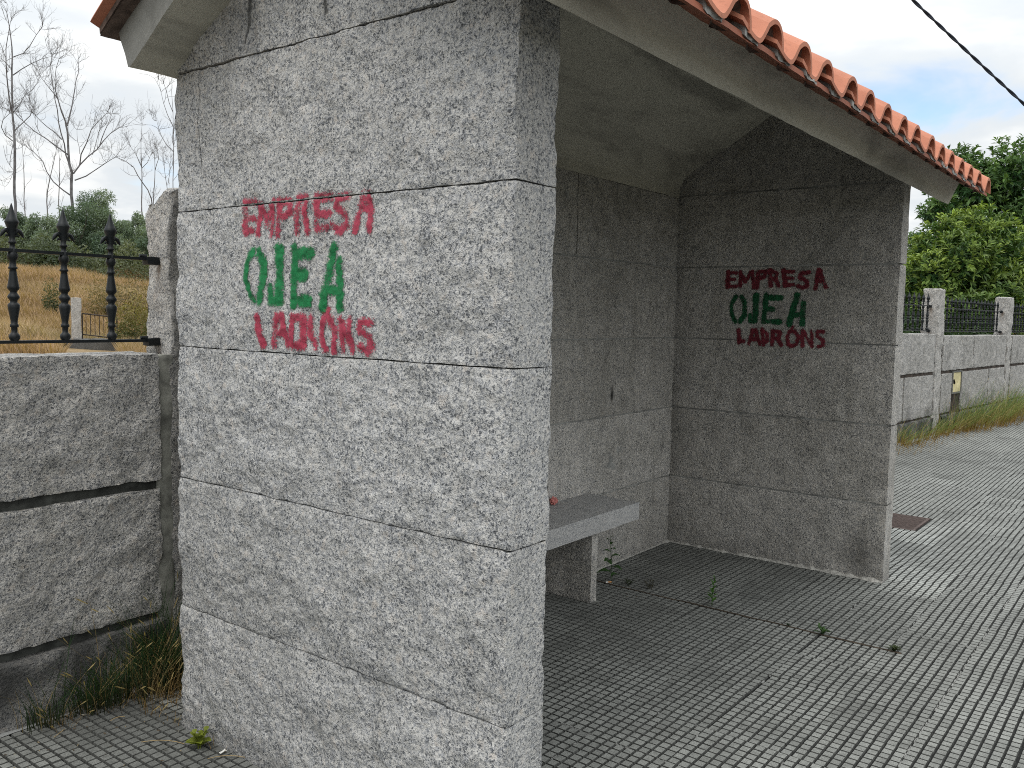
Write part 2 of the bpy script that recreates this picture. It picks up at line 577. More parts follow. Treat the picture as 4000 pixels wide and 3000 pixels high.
def make_pavement():
    mb = MB()
    # bed under the pads
    mb.add([(-6, -2.6, -.0085), (26, -2.6, -.0085), (26, 2.7, -.0085), (-6, 2.7, -.0085)], [(0, 1, 2, 3)], 1)
    nc = 8
    i = np.arange(int(math.floor((-2.9 - U0) / TILE)), int(math.ceil((17.0 - U0) / TILE)))
    j = np.arange(int(math.floor((-2.3 - V0) / TILE)), int(math.ceil((2.5 - V0) / TILE)))
    I, J, A, B = [x.ravel() for x in np.meshgrid(i, j, np.arange(nc), np.arange(nc), indexing='ij')]
    cell = TILE / nc
    cx = U0 + I * TILE + (A + .5) * cell
    cy = V0 + J * TILE + (B + .5) * cell
    keep = cy < paving_edge(cx) - .02
    keep &= ~((cx > -.01) & (cx < .18) & (cy > 0) & (cy < 1.44))
    keep &= ~((cx > 3.47) & (cx < 3.6) & (cy > 0) & (cy < 1.44))
    keep &= ~((cx > 4.915) & (cx < 5.42) & (cy > .165) & (cy < .46))
    I, J, A, B, cx, cy = [q[keep] for q in (I, J, A, B, cx, cy)]
    n = len(cx)
    tid = I * 1009 + J * 9176
    r1 = vnoise(np.stack([tid * .37, I * .91, J * .77], 1), 3)
    r2 = vnoise(np.stack([tid * .53 + 9, I * .61, J * .47], 1), 4)
    hz = r1 * .0011 + rs.uniform(-.0004, .0004, n)
    tx, ty = r2 * .004, r1 * .004
    turned = cx < -.0
    gw, gn = .0046, .0034
    wj = rs.uniform(0, .0007, n)
    twx = cell / 2 - np.where(turned, gw, gn) - wj
    twy = cell / 2 - np.where(turned, gn, gw) - wj
    hwx, hwy = twx + .0017, twy + .0017
    sx_, sy_ = r2 * .0024, r1 * .0042               # each slab laid a little out of line
    rot_ = vnoise(np.stack([tid * .29, I * .3, J * .3], 1), 6) * .006
    ux, uy = (A - 3.5) * cell, (B - 3.5) * cell
    ox = sx_ - rot_ * uy + rs.uniform(-.0003, .0003, n)
    oy = sy_ + rot_ * ux + rs.uniform(-.0003, .0003, n)
    z = hz + tx * ux + ty * uy
    V = np.zeros((n, 8, 3))
    for k, (sx, sy) in enumerate(((-1, -1), (1, -1), (1, 1), (-1, 1))):
        V[:, k, 0] = cx + ox + sx * hwx
        V[:, k, 1] = cy + oy + sy * hwy
        V[:, k, 2] = -.0085
        V[:, k + 4, 0] = cx + ox + sx * twx
        V[:, k + 4, 1] = cy + oy + sy * twy
        V[:, k + 4, 2] = z
    base = (np.arange(n) * 8)[:, None, None]
    F = np.array([(4, 5, 6, 7), (0, 1, 5, 4), (1, 2, 6, 5), (2, 3, 7, 6), (3, 0, 4, 7)])[None] + base
    # slab tone: each slab weathers on its own; some were re-laid and are paler
    tone = .92 + .17 * r2 + rs.uniform(-.10, .10, n)
    tone *= 1 + .14 * vnoise(np.stack([cx * 1.1, cy * 1.1, cx * 0], 1), 12)
    for (a, b, c_, d_, f) in ((3.33, 3.94, -.32, .0, 1.30), (4.55, 5.2, -.02, .31, 1.28), (2.7, 3.02, 1.05, 1.36, 1.1)):
        tone = np.where((cx > a) & (cx < b) & (cy > c_) & (cy < d_), tone * f, tone)
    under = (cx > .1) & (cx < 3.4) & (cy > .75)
    tone = np.where(under, tone * .95, tone)                       # rear of the roofed floor slightly darker
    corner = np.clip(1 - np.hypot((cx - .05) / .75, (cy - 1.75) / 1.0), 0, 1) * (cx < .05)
    tone = tone * (1 - .55 * corner)                                # shade of the corner by the wall painted into the pads
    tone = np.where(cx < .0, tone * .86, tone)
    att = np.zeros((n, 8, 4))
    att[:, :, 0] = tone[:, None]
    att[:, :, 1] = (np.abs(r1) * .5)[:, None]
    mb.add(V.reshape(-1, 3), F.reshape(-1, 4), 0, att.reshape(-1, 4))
    mb.m[-1] = np.tile(np.array([0, 2, 2, 2, 2]), n)          # the flanks of the grooves hold dirt
    m, nn, b, o = newmat('paving_pad')
    c = coord(nn)
    a, s_ = attr(nn)
    g = nn.noise(c, 240, 3, .65)
    f = nn.noise(c, 26, 4, .65)
    st = nn.noise(c, 3.2, 5, .65)
    col = nn.mix(nn.step(g, .35, .68), (.18, .186, .174), (.325, .332, .312))
    col = nn.mix(nn.math('MULTIPLY', nn.step(f, .5, .72), .55), col, (.105, .108, .10))
    col = nn.mix(nn.math('MULTIPLY', nn.step(st, .46, .70), .42), col, (.085, .087, .08))
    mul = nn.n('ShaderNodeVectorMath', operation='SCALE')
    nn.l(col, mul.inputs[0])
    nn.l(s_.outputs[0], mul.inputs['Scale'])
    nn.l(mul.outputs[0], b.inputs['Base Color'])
    b.inputs['Roughness'].default_value = .75
    bump(nn, b, g, .35, .0015)
    m2, n2, b2, o2 = newmat('paving_joint')
    c = coord(n2)
    f = n2.noise(c, 90, 3, .6)
    h = n2.noise(c, 7, 3, .6)
    n2.l(n2.mix(n2.step(f, .55, .72), (.012, .0125, .012), n2.mix(h, (.022, .022, .02), (.12, .118, .105))), b2.inputs['Base Color'])
    m3 = plain('paving_flank', (.075, .077, .072), .95, .4, 60)
    mb.build('pavement', [m, m2, m3], kind='structure')


make_pavement()

# pale crumbs of mortar left in the joints between slabs
mb = MB()
rj = random.Random(31)
for (v, ua, ub, n) in ((V0, .9, 3.4, 90), (V0 - TILE, 1.3, 4.0, 110), (V0 + TILE, 1.0, 3.3, 25), (V0 - 2 * TILE, 1.6, 6, 26), (V0, 3.4, 9, 40), (V0 + 2 * TILE, .4, 2.0, 16)):
    for k in range(n):
        u = rj.uniform(ua, ub)
        if vnoise(np.array([[u * 2.2, v * 9, 0]]), 5)[0] < -.15:
            continue
        L, wq = rj.uniform(.004, .016), rj.uniform(.002, .005)
        vv = v + rj.uniform(-.002, .002)
        z1 = rj.uniform(-.003, .0006)
        mb.add([(u - L, vv - wq, -.006), (u + L, vv - wq * .6, -.006), (u + L, vv + wq, -.006), (u - L, vv + wq * .7, -.006), (u - L * .7, vv - wq * .6, z1), (u + L * .8, vv - wq * .4, z1), (u + L * .7, vv + wq * .6, z1), (u - L * .8, vv + wq * .4, z1)], [(4, 5, 6, 7), (0, 1, 5, 4), (1, 2, 6, 5), (2, 3, 7, 6), (3, 0, 4, 7)])
for (u, va, vb, n) in ((U0 + TILE, -.62, -.1, 30), (U0 - 5 * TILE, -.2, .5, 26), (U0 - 4 * TILE, -.3, .3, 12)):
    for k in range(n):
        v = rj.uniform(va, vb)
        L, wq = rj.uniform(.003, .012), rj.uniform(.0015, .004)
        z1 = rj.uniform(-.003, .0004)
        uu = u + rj.uniform(-.0015, .0015)
        mb.add([(uu - wq, v - L, -.006), (uu + wq, v - L, -.006), (uu + wq, v + L, -.006), (uu - wq, v + L, -.006), (uu - wq * .6, v - L * .8, z1), (uu + wq * .5, v - L * .7, z1), (uu + wq * .6, v + L * .8, z1), (uu - wq * .5, v + L * .7, z1)], [(4, 5, 6, 7), (0, 1, 5, 4), (1, 2, 6, 5), (2, 3, 7, 6), (3, 0, 4, 7)])
mb.build('joint_mortar', M['mortar_grey'], kind='structure')

# cement strips along the foot of the boundary walls
mb = MB()
for (ua, ub) in ((-5.0, .95), (.95, 5.0), (5.0, 22.0)):
    us = np.arange(ua, ub + .001, .2)
    e0 = paving_edge(us + (1e-4 if ua != -5.0 else 0) - (2e-4 if ub == .95 else 0)) - .02
    far = np.where(us < 5.0, 2.2, e0 + .35)
    V = []
    for q in range(9):
        t = q / 8
        vv = e0 + (far - e0) * t
        vv = vv + (vnoise(np.stack([us * 5, us * 0 + q, us * 0], 1), 8) * .012 if q == 0 else 0)
        V.append(np.stack([us, vv, .001 + .022 * t + .004 * vnoise(np.stack([us * 4, us * 0 + t * 5, us * 0], 1), 9)], 1))
    V = np.concatenate(V)
    n = len(us)
    k = np.arange(n - 1)
    F = np.concatenate([np.stack([q * n + k, q * n + k + 1, (q + 1) * n + k + 1, (q + 1) * n + k], 1) for q in range(8)])
    mb.add(V, F, 0, None, True)
mb.build('pavement_edge', M['cement'], kind='structure')

# crack with dirt along the expansion joint across the slabs
mb = MB()
pts = []
for k in range(60):
    v = -.36 + k * (1.72 / 59)
    pts.append((2.4115 + .006 * vnoise(np.array([[v * 9, 0, 0]]))[0] + .004, v))
pts = np.array(pts)
wd = .006 + .004 * np.abs(vnoise(np.stack([pts[:, 1] * 14, pts[:, 0] * 0, pts[:, 0] * 0], 1), 3))
V = np.concatenate([np.stack([pts[:, 0] - wd, pts[:, 1], np.full(60, .0012)], 1), np.stack([pts[:, 0], pts[:, 1], np.full(60, .0042)], 1), np.stack([pts[:, 0] + wd, pts[:, 1], np.full(60, .0012)], 1)])
k = np.arange(59)
mb.add(V, np.concatenate([np.stack([k, k + 60, k + 61, k + 1], 1), np.stack([k + 60, k + 120, k + 121, k + 61], 1)]), 0)
mb.build('joint_dirt', plain('joint_dirt', (.055, .042, .03), .95, .5, 60), kind='structure')

# kerb and road in front (behind the photographer)
mb = MB()
for k in range(32):
    mb.box((-6 + k * 1.0 + .004, -2.75, -.12), (-5 + k * 1.0 - .004, -2.6, .004), 0)
mb.build('kerb', M['cement'], kind='structure')
mb = MB()
mb.add([(-60, -9, -.125), (80, -9, -.125), (80, -2.75, -.125), (-60, -2.75, -.125)], [(0, 1, 2, 3)])
mb.build('road', plain('asphalt', (.05, .05, .052), .9, .3, 120, bmp=.4), kind='structure')
mb = MB()
mb.add([(-1500, -1500, -.5), (1500, -1500, -.5), (1500, 1500, -.5), (-1500, 1500, -.5)], [(0, 1, 2, 3)])
mb.build('ground', plain('ground', (.10, .09, .05), .95, .3, .3), kind='structure')

# ------------------------------------------------------------------ the shelter
W_, D_, T_, L2 = 1.4376, 1.356, 0.1665, 3.4717
T2 = 0.135
ZJ = [-.03, .4415, .8915, 1.3415, 1.7915, 2.2415]
SLOPE = .60
ZE = 2.232
RIDGE = .7188


def soffit(v):
    return ZE + SLOPE * (RIDGE - np.abs(v - RIDGE))


shelter = thing('bus_shelter', 'granite bus shelter with terracotta tiled roof and stencilled words on its end walls', 'bus shelter')


def drips(P):
    """grey run-off marks at the top of the near end wall"""
    v, z, u = P[:, 1], P[:, 2], P[:, 0]
    o = np.zeros(len(P))
    nz = vnoise(np.stack([v * 60, z * 25, u], 1), 2)
    for (v0, z0, v1, z1, wv) in ((1.006, 2.46, 1.05, 2.285, .016), (.667, 2.46, .676, 2.305, .018), (.79, 2.46, .785, 2.37, .01)):
        t = np.clip((z0 - z) / (z0 - z1), 0, 1)
        c = v0 + (v1 - v0) * t
        d = np.abs(v - c) / (wv * (1 - .45 * t)) + nz * .25
        o = np.maximum(o, np.clip(1.6 - 1.3 * d, 0, 1) * (z > z1 - .01) * (z < 2.6))
    pt = (v > .995) & (v < 1.165) & (z > 2.245) & (z < 2.40)
    o = np.maximum(o, pt * .30)
    o = np.where(u < .03, o * .85, 0)
    base = np.clip((.12 + .05 * nz - z) / .12, 0, 1) * .35
    return np.maximum(o, base)


def top_clip(P):
    return soffit(P[:, 1]) + .075


NEAR_CFG = (.0046, 12.0, 40, 4, (1, .40, .18), .72, 0, -1, .004, .0070)
FAR_CFG = (.0030, 13.0, 55, 4, (1, .4, .25), .66, 0, -1, .004, .0045)
BACK_CFG = (.0030, 13.0, 66, 4, (.4, 1, .25), .66, 1, -1, .004, .0045)
near = MB()
GAP = .0009
for k in range(6):
    z0, z1 = ZJ[k] + (GAP if k else 0), (ZJ[k + 1] - GAP) if k < 5 else 2.75
    cuts = [0.0, W_]
    if k in (4,):
        cuts = [0.0, 1.306, W_]
    if k == 0:
        cuts = [0.0, 1.312, W_]
    for a, b_ in zip(cuts[:-1], cuts[1:]):
        ga = .0006 if a > 0 else 0
        gb = .0006 if b_ < W_ else 0
        rough_box(near, (0, a + ga, z0), (T_, b_ - gb, z1), {'x': .0062, 'y': .010, '*': .03}, .003, .0040, 11.0, 40, top_clip if k == 5 else None, 0, 'xXyYzZ', drips, 4, 1.2, cfg=NEAR_CFG, tone=rnd.uniform(0, .16))
near.box((.010, .008, -.03), (T_ - .004, W_ - .006, 2.2), 1)
near_wall = near.build('side_wall', [M['granite_outer'], M['mortar_dark']], shelter)


def farmarks(P):  # soot spot and diagonal stain; also darker towards floor and back wall
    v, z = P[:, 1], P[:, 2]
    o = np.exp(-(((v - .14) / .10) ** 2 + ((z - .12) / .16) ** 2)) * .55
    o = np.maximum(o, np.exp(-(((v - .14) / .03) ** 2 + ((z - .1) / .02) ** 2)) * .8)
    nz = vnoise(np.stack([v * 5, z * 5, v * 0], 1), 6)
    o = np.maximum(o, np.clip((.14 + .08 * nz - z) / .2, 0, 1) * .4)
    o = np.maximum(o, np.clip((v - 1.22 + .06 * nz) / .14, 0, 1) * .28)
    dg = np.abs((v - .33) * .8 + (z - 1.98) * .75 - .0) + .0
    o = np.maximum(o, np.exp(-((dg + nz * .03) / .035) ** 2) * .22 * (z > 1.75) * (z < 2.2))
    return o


farw = MB()
for k in range(6):
    z0, z1 = ZJ[k] + (.0036 if k else 0), (ZJ[k + 1] - .0036) if k < 5 else 2.75
    rough_box(farw, (L2, 0, z0), (L2 + T2, W_, z1), {'x': .012, 'y': .014, '*': .04}, .003, .0022, 15.0, 55, top_clip if k == 5 else None, 0, 'xXyYzZ', farmarks, 3, 1.2, cfg=FAR_CFG, tone=rnd.uniform(0, .3))
farw.box((L2 + .0030, .02, -.03), (L2 + T2 - .004, W_ - .02, 2.27), 1)
far_wall = farw.build('side_wall', [M['granite_inner'], M['mortar_grey']], shelter)


def backmarks(P):
    u, z = P[:, 0], P[:, 2]
    nz = vnoise(np.stack([u * 40, z * 20, u * 0], 1), 7)
    o = np.exp(-(((u - 2.70) / .017) ** 2 + ((z - 1.02) / .05) ** 2) ** 2) * .95 * (1 + .3 * nz)
    o = np.maximum(o, np.exp(-(((u - 2.70) / .006) ** 2 + ((z - 1.32) / .025) ** 2)) * .7)
    o = np.maximum(o, np.clip((.2 - z) / .3, 0, 1) * .25)
    return np.clip(o, 0, 1)


back = MB()
cutsets = {0: [T_, L2], 1: [T_, L2], 2: [T_, L2], 3: [T_, L2], 4: [T_, 2.30, L2]}
for k in range(5):
    z0, z1 = ZJ[k] + (.0034 if k else 0), ZJ[k + 1] - (.0034 if k < 4 else .010)
    for a, b_ in zip(cutsets[k][:-1], cutsets[k][1:]):
        rough_box(back, (a + .003, D_, z0), (b_ - .003, W_, z1), {'y': .013, '*': .04}, .003, .002, 15.0, 66 + k, None, 0, 'xXyYzZ', backmarks, 3, 1.0, cfg=BACK_CFG, tone=rnd.uniform(0, .3))
back.box((T_, D_ + .0028, -.03), (L2, W_ - .005, 2.2), 1)
back.build('back_wall', [M['granite_inner'], M['mortar_grey']], shelter)

# rough mortar bead where the inner walls meet the slabs
bead = MB()


def bead_line(p0, p1, nrm, seed):
    n = 110
    t = np.linspace(0, 1, n)
    P = np.array(p0)[None] * (1 - t)[:, None] + np.array(p1)[None] * t[:, None]
    k = np.clip(vnoise(np.stack([t * 30, t * 0, t * 0], 1), seed) * .45 + vnoise(np.stack([t * 75, t * 0, t * 0], 1), seed + 1) * .22 + .25, .02, .8)
    rows = []
    for (a, h) in ((0.0, .034), (.3, .03), (.75, .017), (1.0, .0)):
        q = P + np.array(nrm)[None] * (a * (.010 + .024 * k))[:, None]
        q[:, 2] += h * (.15 + .65 * k)
        rows.append(q + vec_noise(q, .002, 70, seed, 2))
    V = np.concatenate(rows)
    kk = np.arange(n - 1)
    F = np.concatenate([np.stack([r * n + kk, r * n + kk + 1, (r + 1) * n + kk + 1, (r + 1) * n + kk], 1) for r in range(3)])
    bead.add(V, F[:, ::-1], 0, None, True)


bead_line((L2, D_, -.002), (L2, .0, -.002), (-1, 0, 0), 3)
bead_line((T_, D_, -.002), (L2, D_, -.002), (0, -1, 0), 4)
bead.build('mortar_bead', M['mortar_pale'], shelter)

# ---- stencilled words
NEAR = {'EMPRESA': [(0.0107, [(1.057, 1.796), (1.06, 1.713)]), (0.0093, [(1.048, 1.799), (1.01, 1.798)]), (0.0098, [(1.042, 1.754), (1.016, 1.75)]), (0.0098, [(1.054, 1.716), (1.028, 1.716)]), (0.011, [(0.987, 1.79), (0.998, 1.707)]), (0.011, [(0.978, 1.788), (0.953, 1.729)]), (0.0106, [(0.919, 1.791), (0.949, 1.732)]), (0.0113, [(0.925, 1.786), (0.93, 1.704)]), (0.0111, [(0.889, 1.791), (0.899, 1.701)]), (0.0099, [(0.889, 1.793), (0.84, 1.792), (0.837, 1.759), (0.875, 1.748)]), (0.0139, [(0.803, 1.796), (0.815, 1.706)]), (0.0098, [(0.797, 1.797), (0.762, 1.797), (0.769, 1.767)]), (0.0102, [(0.774, 1.764), (0.758, 1.701)]), (0.0113, [(0.717, 1.794), (0.721, 1.709)]), (0.0102, [(0.71, 1.793), (0.66, 1.791)]), (0.0104, [(0.71, 1.745), (0.67, 1.748)]), (0.0106, [(0.712, 1.708), (0.675, 1.708)]), (0.0106, [(0.588, 1.792), (0.631, 1.785), (0.637, 1.763), (0.597, 1.738), (0.597, 1.71), (0.626, 1.698), (0.655, 1.712)]), (0.0111, [(0.527, 1.788), (0.561, 1.696)]), (0.0101, [(0.504, 1.786), (0.497, 1.696)]), (0.0098, [(0.536, 1.754), (0.504, 1.752)])],
    'OJEA': [(0.0092, [(1.019, 1.65), (1.046, 1.616), (1.049, 1.566), (1.029, 1.523), (1.006, 1.498)]), (0.0135, [(0.99, 1.647), (0.962, 1.607), (0.962, 1.551), (0.979, 1.498)]), (0.015, [(0.892, 1.65), (0.888, 1.502)]), (0.0113, [(0.889, 1.499), (0.925, 1.5), (0.929, 1.539)]), (0.0128, [(0.826, 1.652), (0.824, 1.489)]), (0.0173, [(0.8, 1.638), (0.75, 1.637)]), (0.0191, [(0.813, 1.574), (0.776, 1.574)]), (0.0156, [(0.794, 1.498), (0.75, 1.5)]), (0.0151, [(0.652, 1.646), (0.686, 1.485)]), (0.0116, [(0.626, 1.61), (0.607, 1.485)]), (0.0122, [(0.664, 1.533), (0.629, 1.53)])],
    'LADRONS': [(0.0124, [(0.987, 1.448), (0.983, 1.399), (0.966, 1.367)]), (0.0113, [(0.9, 1.45), (0.914, 1.369)]), (0.0117, [(0.875, 1.45), (0.851, 1.371)]), (0.0104, [(0.9, 1.403), (0.867, 1.404)]), (0.0104, [(0.825, 1.451), (0.828, 1.369)]), (0.0119, [(0.818, 1.45), (0.776, 1.449), (0.776, 1.371), (0.807, 1.366)]), (0.01, [(0.743, 1.449), (0.75, 1.409), (0.721, 1.366)]), (0.005, [(0.66, 1.473), (0.663, 1.458)]), (0.01, [(0.681, 1.449), (0.698, 1.417), (0.687, 1.377), (0.673, 1.362)]), (0.0118, [(0.653, 1.45), (0.636, 1.419), (0.636, 1.363)]), (0.0094, [(0.605, 1.448), (0.599, 1.364)]), (0.0084, [(0.6, 1.444), (0.57, 1.382)]), (0.0086, [(0.568, 1.446), (0.561, 1.363)]), (0.0103, [(0.492, 1.442), (0.524, 1.44), (0.527, 1.422), (0.496, 1.404), (0.487, 1.378), (0.504, 1.362), (0.525, 1.375)])]}
FAR = {'EMPRESA': [(0.014, [(1.001, 1.757), (1.0, 1.667)]), (0.0109, [(0.997, 1.754), (0.949, 1.751)]), (0.0097, [(0.99, 1.714), (0.955, 1.714)]), (0.0103, [(0.993, 1.672), (0.946, 1.672)]), (0.0117, [(0.922, 1.755), (0.918, 1.673)]), (0.0117, [(0.917, 1.746), (0.888, 1.701)]), (0.0117, [(0.855, 1.753), (0.883, 1.701)]), (0.0125, [(0.848, 1.754), (0.831, 1.667)]), (0.0148, [(0.811, 1.755), (0.813, 1.667)]), (0.0103, [(0.809, 1.758), (0.761, 1.758), (0.77, 1.727), (0.797, 1.718)]), (0.0133, [(0.738, 1.762), (0.727, 1.676)]), (0.0103, [(0.728, 1.76), (0.694, 1.747), (0.698, 1.722), (0.721, 1.716)]), (0.0126, [(0.701, 1.715), (0.68, 1.676)]), (0.0143, [(0.651, 1.761), (0.64, 1.676)]), (0.0102, [(0.644, 1.759), (0.596, 1.754)]), (0.0097, [(0.637, 1.719), (0.599, 1.716)]), (0.0102, [(0.635, 1.678), (0.589, 1.678)]), (0.0105, [(0.5, 1.75), (0.545, 1.746), (0.554, 1.721), (0.511, 1.7), (0.505, 1.672), (0.537, 1.66), (0.561, 1.671)]), (0.0121, [(0.444, 1.759), (0.458, 1.661)]), (0.0112, [(0.437, 1.757), (0.399, 1.666)]), (0.01, [(0.449, 1.699), (0.416, 1.698)])],
    'OJEA': [(0.0124, [(0.943, 1.607), (0.969, 1.557), (0.966, 1.497), (0.94, 1.454)]), (0.0145, [(0.906, 1.607), (0.883, 1.568), (0.883, 1.499), (0.91, 1.457)]), (0.0185, [(0.81, 1.612), (0.817, 1.463)]), (0.0108, [(0.816, 1.456), (0.846, 1.459), (0.848, 1.493)]), (0.0157, [(0.749, 1.612), (0.757, 1.458)]), (0.0167, [(0.721, 1.601), (0.662, 1.601)]), (0.0162, [(0.733, 1.533), (0.709, 1.533)]), (0.0143, [(0.729, 1.46), (0.661, 1.459)]), (0.0189, [(0.564, 1.613), (0.602, 1.451)]), (0.0171, [(0.524, 1.57), (0.525, 1.453)]), (0.016, [(0.569, 1.499), (0.53, 1.505)])],
    'LADRONS': [(0.0137, [(0.918, 1.402), (0.912, 1.329)]), (0.0109, [(0.912, 1.333), (0.885, 1.336)]), (0.0122, [(0.829, 1.4), (0.848, 1.322)]), (0.012, [(0.809, 1.4), (0.781, 1.324)]), (0.0107, [(0.827, 1.347), (0.796, 1.348)]), (0.0112, [(0.765, 1.407), (0.756, 1.321)]), (0.0103, [(0.763, 1.404), (0.735, 1.388), (0.731, 1.345), (0.753, 1.326)]), (0.012, [(0.701, 1.399), (0.703, 1.322)]), (0.0103, [(0.701, 1.403), (0.655, 1.395), (0.666, 1.363), (0.695, 1.356)]), (0.012, [(0.675, 1.356), (0.65, 1.324)]), (0.0053, [(0.577, 1.431), (0.584, 1.419)]), (0.0102, [(0.597, 1.402), (0.61, 1.373), (0.606, 1.331), (0.584, 1.315), (0.552, 1.328), (0.544, 1.371), (0.564, 1.407), (0.597, 1.402)]), (0.0106, [(0.521, 1.409), (0.519, 1.325)]), (0.0102, [(0.515, 1.404), (0.474, 1.336)]), (0.0093, [(0.47, 1.405), (0.462, 1.322)]), (0.0096, [(0.398, 1.407), (0.434, 1.406), (0.435, 1.379), (0.401, 1.361), (0.397, 1.329), (0.425, 1.319)])]}


def paintmat(name, col, col2):
    m, n, b, o = newmat(name)
    c = coord(n)
    a, s_ = attr(n)
    g = n.noise(c, 150, 3, .6, .5)
    f = n.noise(c, 26, 3, .6)
    n.l(n.mix(n.step(f, .3, .7), col, col2), b.inputs['Base Color'])
    v = n.math('ADD', n.math('MULTIPLY', s_.outputs[0], .82), n.math('ADD', n.math('MULTIPLY', n.math('SUBTRACT', n.noise(c, 230, 2, .6), .5), 1.25), n.math('ADD', n.math('MULTIPLY', n.math('SUBTRACT', g, .5), .8), n.math('MULTIPLY', n.math('SUBTRACT', f, .5), .75))))
    al = n.math('MULTIPLY', n.step(v, .30, .72), .88)
    tr = n.n('ShaderNodeBsdfTransparent')
    mx = n.n('ShaderNodeMixShader')
    n.l(al, mx.inputs[0])
    n.l(tr.outputs[0], mx.inputs[1])
    n.l(b.outputs[0], mx.inputs[2])
    n.l(mx.outputs[0], o.inputs[0])
    bump(n, b, g, .5, .004)
    return m


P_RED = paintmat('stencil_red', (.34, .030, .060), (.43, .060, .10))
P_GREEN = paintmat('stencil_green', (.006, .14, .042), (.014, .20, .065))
P_RED_SHADE = paintmat('stencil_red_shade', (.13, .014, .024), (.18, .022, .035))  # the same red paint, with the far wall's shade mixed into it
P_GREEN_SHADE = paintmat('stencil_green_shade', (.004, .065, .024), (.008, .095, .034))  # the same green paint, shade mixed in likewise


def stencil(word, strokes, u, cfg, mat, parent, label, soft, off, weight=1.0):
    S_ = [(r, np.array(p)) for r, p in strokes]
    allp = np.concatenate([p for r, p in S_])
    lo, hi = allp.min(0) - .05, allp.max(0) + .05
    res = .0032
    nv, nz = int((hi[0] - lo[0]) / res), int((hi[1] - lo[1]) / res)
    v = np.linspace(lo[0], hi[0], nv + 1)
    z = np.linspace(lo[1], hi[1], nz + 1)
    Vv, Zz = np.meshgrid(v, z, indexing='ij')
    Q = np.stack([Vv.ravel(), Zz.ravel()], 1)
    Qn = Q + .0016 * np.stack([vnoise(np.stack([Q[:, 0] * 90, Q[:, 1] * 90, Q[:, 0] * 0 + k], 1), 70 + k) for k in (0, 1)], 1)
    best = np.full(len(Q), -1.0)
    for r, p in S_:
        for a, b_ in zip(p[:-1], p[1:]):
            ab = b_ - a
            t = np.clip(((Qn - a) @ ab) / max(ab @ ab, 1e-9), -.02, 1.02)
            d = np.linalg.norm(Qn - a - t[:, None] * ab, axis=1)
            best = np.maximum(best, 1 - (d - r * .84) / soft)
    mask = np.clip(best, 0, 1.25)
    mask = mask * (.86 + .2 * vnoise(np.stack([Q[:, 0] * 22, Q[:, 1] * 22, Q[:, 0] * 0], 1), 77))
    # faint overspray from the edge of the stencil card
    P0 = np.stack([np.full(len(Q), u), Q[:, 0], Q[:, 1]], 1)
    P = P0 + rock(P0, cfg)
    P[:, 0] -= off
    gapm = np.min(np.abs(Q[:, 1][:, None] - np.array(ZJ)[None]), axis=1) < .0032
    mask = np.where(gapm & (u < 1), 0, mask) * weight
    i, j = np.meshgrid(np.arange(nv), np.arange(nz), indexing='ij')
    a = (i * (nz + 1) + j).ravel()
    F = np.stack([a, a + 1, a + nz + 2, a + nz + 1], 1)
    keep = mask[F].max(1) > .06
    F = F[keep]
    used = np.unique(F)
    mp = np.zeros(len(Q), int)
    mp[used] = np.arange(len(used))
    mb_ = MB()
    att = np.zeros((len(used), 4))
    att[:, 0] = mask[used]
    mb_.add(P[used], mp[F], 0, att, True)
    mb_.build('stencil_word', mat, parent, label=label)


for wd_, txt in (('EMPRESA', 'red stencilled word EMPRESA'), ('OJEA', 'green stencilled word OJEA'), ('LADRONS', 'red stencilled word LADRÓNS')):
    g_ = wd_ == 'OJEA'
    stencil(wd_, NEAR[wd_], 0.0, NEAR_CFG, P_GREEN if g_ else P_RED, near_wall, txt, .015, .0026, {'EMPRESA': .80, 'OJEA': 1.0, 'LADRONS': .90}[wd_])
    stencil(wd_, FAR[wd_], L2, FAR_CFG, P_GREEN_SHADE if g_ else P_RED_SHADE, far_wall, txt + ' in the shade', .012, .0026)

# ---- roof slab: overhanging ends with a plain soffit, a slightly higher vault between the walls
OV = .162
UA, UB = -OV, 3.762
OUT = [(-.162, 2.135), (.719, 2.664), (1.4376, 2.232), (1.447, 2.233)]
TOP = [(1.505, 2.357), (.719, 2.828), (-.222, 2.263)]


def resample(poly, step):
    o = []
    for a, b_ in zip(poly, poly[1:] + poly[:1]):
        a, b_ = np.array(a), np.array(b_)
        n = max(1, int(np.linalg.norm(b_ - a) / step))
        o += [a + (b_ - a) * k / n for k in range(n)]
    return np.array(o)


def extrude(mb_, poly, us, mat=0, caps=(True, True), amp=.0022, seed=0, facecol=None):
    n = len(poly)
    V = []
    for u in us:
        V.append(np.stack([np.full(n, u), poly[:, 0], poly[:, 1]], 1))
    V = np.concatenate(V)
    V = V + vec_noise(V, amp, 9, seed, 2)
    k = np.arange(n)
    F = np.concatenate([np.stack([i * n + k, (i + 1) * n + k, (i + 1) * n + (k + 1) % n, i * n + (k + 1) % n], 1) for i in range(len(us) - 1)])
    mb_.add(V, F, mat)
    return V, n


roof = MB()


def profile_inner():
    return [(-.162, 2.135), (.0, 2.232), (.015, 2.300), (.719, 2.712), (1.06, 2.508), (1.27, 2.392), (1.33, 2.345), (1.352, 2.29), (1.3565, 2.232), (1.447, 2.233)]


